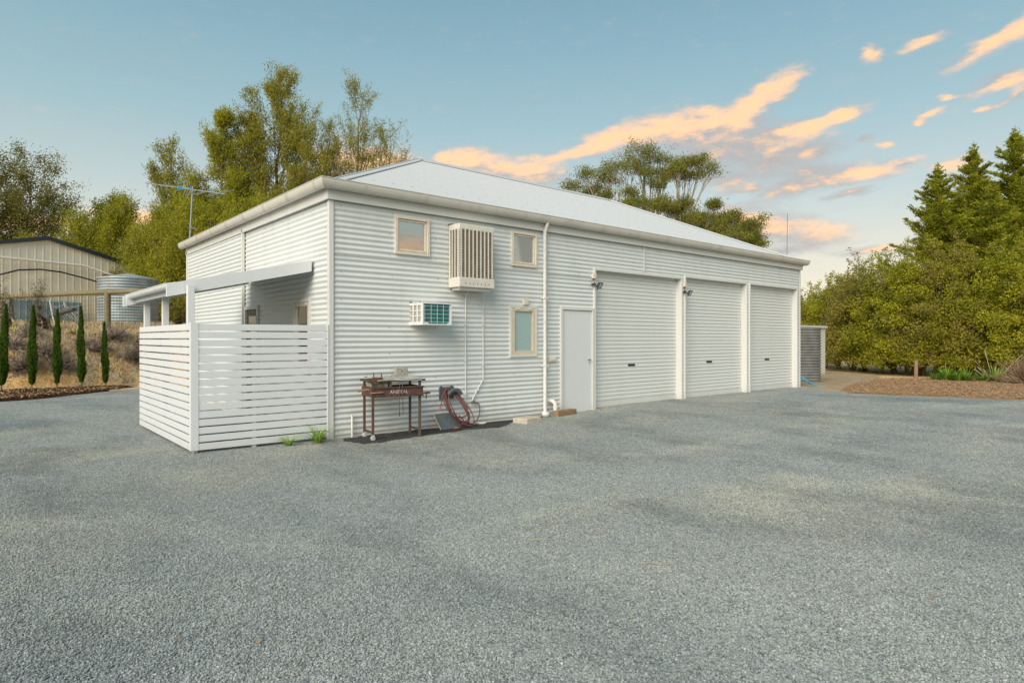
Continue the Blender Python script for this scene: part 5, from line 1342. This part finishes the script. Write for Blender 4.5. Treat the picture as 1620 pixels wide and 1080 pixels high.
mb = MB(); r = random.Random(12)
for i in range(90):
    d = r.uniform(3, 13); q = wp_(r.uniform(-.8, .8)*d, d, 0)
    if q.y > -.9 and -.3 < q.x < 15.6: continue
    a = r.uniform(0, 6.28); u = Vector((math.cos(a), math.sin(a), r.uniform(-.2, .4)))*r.uniform(.010, .024); v = Vector((-math.sin(a), math.cos(a), .3))*r.uniform(.005, .010); c = Vector((q.x, q.y, gz(q.x, q.y)+.026))
    mb.add([c-u, c+v, c+u, c-v], [(0, 1, 2, 3)])
tag(mb.build('fallen_leaves', pmat('tan_leaf', (.42, .27, .13), (.30, .17, .09), 3, .8)), kind='stuff')
for i in range(7):
    d = r.uniform(4, 11); q = wp_(r.uniform(-.6, .75)*d, d, 0)
    if q.y > -1.2 and -.3 < q.x < 15.6: continue
    a = r.uniform(0, 6.28); p0 = Vector((q.x, q.y, gz(q.x, q.y)+.026)); e = Vector((math.cos(a), math.sin(a), .03))
    tag(MB().tube([p0, p0+e*.07+Vector((0, .008, .004)), p0+e*.15], .0028, 5).build('twig', M_chipy, None, 0, p0), 'short pale fallen twig lying loose on the grey gravel', 'twig', 'fallen twigs on the gravel')
tuft(gr_(1480, 23)[0], gr_(1480, 23)[1], 90, .5, M_leafb, 'low grass clump beside the foot of the timber post', 'strappy_plant', 'grass clump', -.02, .025, 71)
tuft(gr_(1515, 22.4)[0], gr_(1515, 22.4)[1], 120, .75, M_leafb, 'widest strappy grass clump below the brownish hedge shrub', 'strappy_plant', 'grass clump', -.02, .03, 72)
tuft(gr_(1552, 22.2)[0], gr_(1552, 22.2)[1], 90, .6, M_leafb, 'strappy grass clump left of the dry stalks', 'strappy_plant', 'grass clump', -.02, .03, 73)
# dry growth on the bank
DB = 'dead grey scrub on the bank face'
r = random.Random(4)
places = [(-4.6, 15.0), (-3.9, 14.9), (-3.3, 15.2), (-3.1, 14.75), (-2.5, 15.0), (-2.1, 14.8), (-1.5, 15.3), (-1.1, 15.1), (.1, 15.0), (.4, 15.3), (-2.9, 15.6), (-.6, 15.5), (-5.4, 15.1), (-.2, 14.9)]
for i, (x, y) in enumerate(places):
    tw = twigbush('dead_scrub', 'tangled dead grey scrub growing on the eroded bank face', (x, y, bank(x, y)-.05), r.uniform(.40, .70), 230, 200+i, M_twig, 'dead scrub', DB, r.uniform(.35, .7))
BG = [(.07, .055, .02), (.13, .10, .035), (.16, .08, .03)]
for i, (px, d, h, lb) in enumerate(((6, 20.2, .75, 'dark reddish bush at the left edge under the rail'), (62, 20.6, .8, 'dark reddish bush in front of the blue sheet'),)):
    v = wp_((px-810)/1001*d, d, 0); shrub('terrace_bush', lb, (v.x, v.y, bank(v.x, v.y)-.05), .42, .4, h, 300+i, BG, 'bush', nclump=22, per=70, cr=.16, ln=.06, wd=.025, sprigs=6)
for i, (px, d, L, lb) in enumerate(((22, 20.0, .5, 'yellow strappy plant nearest the left edge on the bank'), (72, 20.6, .3, 'small yellow tuft on the bank beside the second cypress'), (115, 20.8, .42, 'yellow strappy plant between third and fourth cypress'), (150, 21.0, .34, 'pale yellow strappy plant left of the fence post'), (214, 21.4, .34, 'pale dry tuft beside the slatted screen'))):
    v = wp_((px-810)/1001*d, d, 0); tuft(v.x, v.y, 34, L, M_leafy, lb, 'yellow_plant', 'plant', bank(v.x, v.y)-.04, .045, 60+i)
# dry grass cover and wood chips: uncountable
def scatter_blades(name, n, region, mat, L, seed, zf, wd=.008, lean=.6):
    rng = random.Random(seed); mb = MB()
    for i in range(n):
        x, y = region(rng); z = zf(x, y); a = rng.uniform(0, 6.28); l = L*rng.uniform(.4, 1); d = Vector((math.cos(a)*lean*rng.random(), math.sin(a)*lean*rng.random(), 1)).normalized(); s_ = Vector((-math.sin(a), math.cos(a), 0))*wd
        p = Vector((x, y, z)); mb.add([p-s_, p+s_, p+d*l], [(0, 1, 2)])
    return tag(mb.build(name, mat), kind='stuff')
scatter_blades('dry_grass', 20000, lambda q: (q.uniform(-7, 1.6), 14.6+abs(q.gauss(1.0, 1.5))), M_dry, .17, 9, bank, .010)
scatter_blades('dry_scrub_cover', 3500, lambda q: (q.uniform(-7, .8), 14.3+abs(q.gauss(.5, .6))), M_twig, .20, 10, bank, .008, 1.6)
def chips(name, poly, n, mat, L, seed, z0, zf=gz):
    rng = random.Random(seed); mb = MB(); xs = [p[0] for p in poly]; ys = [p[1] for p in poly]; k = 0
    def ins(x, y):
        c = False
        for i in range(len(poly)):
            x1, y1 = poly[i]; x2, y2 = poly[(i+1) % len(poly)]
            if (y1 > y) != (y2 > y) and x < (x2-x1)*(y-y1)/(y2-y1)+x1: c = not c
        return c
    while k < n:
        x, y = rng.uniform(min(xs), max(xs)), rng.uniform(min(ys), max(ys))
        if not ins(x, y): continue
        k += 1; a = rng.uniform(0, 6.28); l = L*rng.uniform(.4, 1.2); w = l*rng.uniform(.15, .4); M = Matrix.Translation((x, y, zf(x, y)+z0+rng.uniform(0, .03))) @ Matrix.Rotation(a, 4, 'Z') @ Matrix.Rotation(rng.uniform(-.5, .5), 4, 'Y')
        mb.box(-l/2, l/2, -w/2, w/2, 0, .008, rng.choice((0, 0, 1)), M)
    return tag(mb.build(name, [mat, M_chipy]), kind='stuff')
chips('bark_litter', [(-6.5, 10.6), (-3.9, 10.85), (-2.94, 11.25), (-2.06, 12.0), (-1.0, 13.0), (-.2, 13.9), (-1.4, 14.3), (-6.5, 14.3)], 5200, M_mulchd, .09, 2, .06)
chips('chip_litter', [(14.4, -2.0), (14.7, -3.0), (15.7, -5.4), (17.5, -8.5), (24, -5), (23.5, -1.3), (21.5, .0), (18.5, -.5), (16.5, -1.0)], 9000, M_chip, .075, 3, .012)

# ------------------------------------------------------------------ sky, sun, camera
CLOUDS = [(0.0946, 0.2835, 0.0594, 0.009, 0.209), (0.1487, 0.2972, 0.0782, 0.0168, 0.297), (0.2259, 0.3126, 0.0949, 0.0243, 0.175), (0.3094, 0.3163, 0.077, 0.02, 0.105), (0.3715, 0.3367, 0.0477, 0.0186, 0.559), (0.4057, 0.3543, 0.0405, 0.0156, 0.436), (0.2727, 0.2969, 0.0834, 0.0192, 0.14), (0.3364, 0.2853, 0.089, 0.0264, 0.105), (0.3973, 0.2875, 0.051, 0.0166, 0.14), (0.4471, 0.2906, 0.0471, 0.0117, 0.209), (0.483, 0.3051, 0.0407, 0.0106, 0.175), (0.4712, 0.2988, 0.0238, 0.008, 0.349), (0.3003, 0.2664, 0.082, 0.0153, 0.175), (0.3802, 0.2593, 0.0775, 0.0204, 0.14), (0.439, 0.2632, 0.0573, 0.0145, 0.14), (0.3408, 0.2321, 0.0577, 0.0141, 0.087), (0.3541, 0.2176, 0.0352, 0.0075, 0.087), (0.4057, 0.2133, 0.0506, 0.0129, 0.314), (0.4632, 0.2232, 0.072, 0.0152, 0.175), (0.5176, 0.2236, 0.0604, 0.0095, 0.07), (0.4908, 0.1999, 0.0326, 0.0062, 0.209), (0.4308, 0.2369, 0.0495, 0.0136, 0.14), (0.3408, 0.1779, 0.0532, 0.0207, -0.087), (0.393, 0.1592, 0.0639, 0.0277, -0.087), (0.4552, 0.1461, 0.05, 0.0197, -0.052), (0.5101, 0.1197, 0.0571, 0.0078, 0.035), (0.3973, 0.1246, 0.051, 0.0092, 0.0), (0.643, 0.3538, 0.048, 0.0104, 0.384), (0.6743, 0.3625, 0.0366, 0.014, 0.419), (0.6588, 0.3118, 0.0437, 0.0111, 0.175), (0.6681, 0.2939, 0.0215, 0.0063, 0.436), (0.5176, 0.3724, 0.0151, 0.0122, 0.611), (0.5724, 0.3737, 0.0296, 0.0067, 0.14), (0.6035, 0.3059, 0.0135, 0.0041, 0.0), (0.5843, 0.2907, 0.0181, 0.005, 0.209), (0.5724, 0.2812, 0.0099, 0.0042, 0.0), (0.6398, 0.2838, 0.0141, 0.0048, 0.087), (0.5101, 0.2696, 0.0122, 0.0052, 0.0), (0.5356, 0.2595, 0.0177, 0.006, 0.052), (0.6116, 0.2205, 0.0268, 0.0131, 0.14), (0.5545, 0.2367, 0.0245, 0.0059, 0.052), (-0.03, 0.258, 0.085, 0.027, -0.052), (0.0420, 0.2500, 0.0480, 0.0270, 0.0), (-0.0698, 0.2777, 0.0398, 0.0179, 0.0), (-0.1095, 0.2786, 0.0158, 0.0079, 0.0), (-0.2447, 0.2596, 0.0846, 0.0349, -0.087), (-0.1779, 0.2632, 0.0677, 0.0256, -0.087), (-0.3003, 0.2306, 0.0547, 0.021, 0.0), (-0.643, 0.1461, 0.0768, 0.0128, 0.0), (-0.5473, 0.1615, 0.0583, 0.0154, 0.0), (-0.5252, 0.1577, 0.0524, 0.0173, 0.0),
          (1.90, .135, .09, .03, .1), (2.3, .16, .2, .03, .1), (1.3, .2, .15, .02, .1), (2.8, .3, .2, .03, 0), (-2.4, .2, .3, .04, 0), (-1.7, .12, .2, .03, 0)]
SUN_EL, SUN_AZ = R(34), R(-116)      # azimuth from +Y towards +X: the sun is low over the left
w = bpy.data.worlds.new('World'); S.world = w; w.use_nodes = True; nt = w.node_tree
bg = nt.nodes['Background']; bg.inputs['Strength'].default_value = .12
sky = nd(nt, 'ShaderNodeTexSky'); sky.sky_type = 'NISHITA'; sky.sun_disc = False; sky.sun_elevation = SUN_EL; sky.sun_rotation = SUN_AZ
sky.air_density = 1.0; sky.dust_density = .6; sky.ozone_density = 1.6; sky.altitude = 100
def cloud_group():
    g = bpy.data.node_groups.new('cloud_density', 'ShaderNodeTree')
    g.interface.new_socket('Vector', in_out='INPUT', socket_type='NodeSocketVector'); g.interface.new_socket('Density', in_out='OUTPUT', socket_type='NodeSocketFloat')
    gi = g.nodes.new('NodeGroupInput'); go = g.nodes.new('NodeGroupOutput')
    m1 = nd(g, 'ShaderNodeMapping'); m1.inputs['Scale'].default_value = (14, 38, 1); m1.inputs['Rotation'].default_value = (0, 0, -.12); g.links.new(gi.outputs[0], m1.inputs['Vector'])
    nz = nd(g, 'ShaderNodeTexNoise'); nz.inputs['Scale'].default_value = 1; nz.inputs['Detail'].default_value = 5; nz.inputs['Roughness'].default_value = .6; g.links.new(m1.outputs[0], nz.inputs['Vector'])
    sb = nd(g, 'ShaderNodeVectorMath', operation='SUBTRACT'); sb.inputs[1].default_value = (.5, .5, .5); g.links.new(nz.outputs['Color'], sb.inputs[0])
    ml = nd(g, 'ShaderNodeVectorMath', operation='MULTIPLY'); ml.inputs[1].default_value = (.055, .026, 0); g.links.new(sb.outputs[0], ml.inputs[0])
    ad = nd(g, 'ShaderNodeVectorMath', operation='ADD'); g.links.new(gi.outputs[0], ad.inputs[0]); g.links.new(ml.outputs[0], ad.inputs[1])
    acc = None
    for az, e, a, b, rot in CLOUDS:
        m = nd(g, 'ShaderNodeMapping', vector_type='TEXTURE'); m.inputs['Location'].default_value = (az, e, 0); m.inputs['Rotation'].default_value = (0, 0, rot); m.inputs['Scale'].default_value = (a*1.30, b*1.42, 1)
        g.links.new(ad.outputs[0], m.inputs['Vector']); gr = nd(g, 'ShaderNodeTexGradient', gradient_type='SPHERICAL'); g.links.new(m.outputs[0], gr.inputs[0])
        acc = gr.outputs['Fac'] if acc is None else mth(g, 'ADD', acc, mth(g, 'MULTIPLY', gr.outputs['Fac'], mth(g, 'SUBTRACT', 1.0, acc)))
    m2 = nd(g, 'ShaderNodeMapping'); m2.inputs['Scale'].default_value = (24, 62, 1); m2.inputs['Rotation'].default_value = (0, 0, -.15); g.links.new(gi.outputs[0], m2.inputs['Vector'])
    fine = noi(g, m2.outputs[0], 1, 9, .66)
    tot = mth(g, 'ADD', acc, mth(g, 'MULTIPLY', mth(g, 'SUBTRACT', fine, .5), 1.15))
    g.links.new(tot, go.inputs[0]); return g
cg = cloud_group()
tc_ = nd(nt, 'ShaderNodeTexCoord'); sp = nd(nt, 'ShaderNodeSeparateXYZ'); nt.links.new(tc_.outputs['Generated'], sp.inputs[0])
# heading of the coordinate system: azimuth 40.3 degrees
vr_ = nd(nt, 'ShaderNodeVectorRotate', rotation_type='Z_AXIS'); vr_.inputs['Angle'].default_value = R(40.3); nt.links.new(tc_.outputs['Generated'], vr_.inputs['Vector'])
s2 = nd(nt, 'ShaderNodeSeparateXYZ'); nt.links.new(vr_.outputs[0], s2.inputs[0])
az = mth(nt, 'ARCTAN2', s2.outputs[0], s2.outputs[1]); el_ = mth(nt, 'ARCSINE', s2.outputs[2])
cb = nd(nt, 'ShaderNodeCombineXYZ'); nt.links.new(az, cb.inputs[0]); nt.links.new(el_, cb.inputs[1])
ga = nd(nt, 'ShaderNodeGroup'); ga.node_tree = cg; nt.links.new(cb.outputs[0], ga.inputs[0])
of = nd(nt, 'ShaderNodeVectorMath', operation='ADD'); of.inputs[1].default_value = (-.022, .028, 0); nt.links.new(cb.outputs[0], of.inputs[0])
gb_ = nd(nt, 'ShaderNodeGroup'); gb_.node_tree = cg; nt.links.new(of.outputs[0], gb_.inputs[0])
alpha = ramp(nt, ga.outputs[0], -.02, 1.12)
mt_ = nd(nt, 'ShaderNodeMapping'); mt_.inputs['Scale'].default_value = (34, 80, 1); mt_.inputs['Rotation'].default_value = (0, 0, -.2); nt.links.new(cb.outputs[0], mt_.inputs['Vector'])
wisp = mth(nt, 'MULTIPLY', mth(nt, 'SUBTRACT', noi(nt, mt_.outputs[0], 1, 9, .68), .5), 1.5)
lit = ramp(nt, mth(nt, 'ADD', wisp, mth(nt, 'SUBTRACT', ga.outputs[0], gb_.outputs[0])), -.16, .80)
# clear sky grading by elevation
cr = nd(nt, 'ShaderNodeValToRGB'); nt.links.new(mth(nt, 'MULTIPLY', el_, 1/1.5708), cr.inputs[0])
e = cr.color_ramp.elements
SKYC = [(0.0, (1.12, .88, .60)), (.045, (1.08, .90, .64)), (.085, (.94, .87, .67)), (.13, (.72, .80, .72)), (.20, (.47, .68, .69)), (.27, (.34, .57, .64)), (.36, (.22, .43, .51)), (.6, (.15, .31, .40)), (1.0, (.11, .22, .32))]
e[0].position, e[0].color = SKYC[0][0], c4(SKYC[0][1]); e[1].position, e[1].color = SKYC[-1][0], c4(SKYC[-1][1])
for p_, c_ in SKYC[1:-1]: x = e.new(p_); x.color = c4(c_)
K = 5.0
skyc = mixc(nt, .82, sky.outputs[0], mixc(nt, 1.0, cr.outputs[0], (K, K, K), 'MULTIPLY'))
cl = mixc(nt, lit, (.60*K, .575*K, .57*K), (1.50*K, .90*K, .50*K))
fin = mixc(nt, mth(nt, 'MULTIPLY', alpha, 1.0), skyc, cl)
nt.links.new(fin, bg.inputs['Color'])

sl2 = bpy.data.lights.new('sun', 'SUN'); sl2.energy = 3.2; sl2.angle = R(46); sl2.color = (1.0, .90, .775)
so_ = bpy.data.objects.new('sun', sl2); COL.objects.link(so_)
sd_ = Vector((math.sin(SUN_AZ)*math.cos(SUN_EL), math.cos(SUN_AZ)*math.cos(SUN_EL), math.sin(SUN_EL)))
so_.rotation_euler = (-sd_).to_track_quat('-Z', 'Y').to_euler(); so_.location = sd_*50

cam = bpy.data.cameras.new('camera'); co = bpy.data.objects.new('camera', cam); COL.objects.link(co)
co.location = (CX, CY, 1.5); co.rotation_euler = (R(90), 0, R(-40.3)); cam.sensor_width = 36; cam.lens = 36*1001/1620; cam.clip_end = 3000
cam.shift_y = 4/1620*-1*-1*-1 if False else -4/1620
S.camera = co
S.view_settings.view_transform = 'Standard'; S.view_settings.look = 'None'; S.view_settings.exposure = .50; S.view_settings.gamma = 1
S.cycles.max_bounces = 8; S.cycles.transparent_max_bounces = 8
S.cycles.use_denoising = True
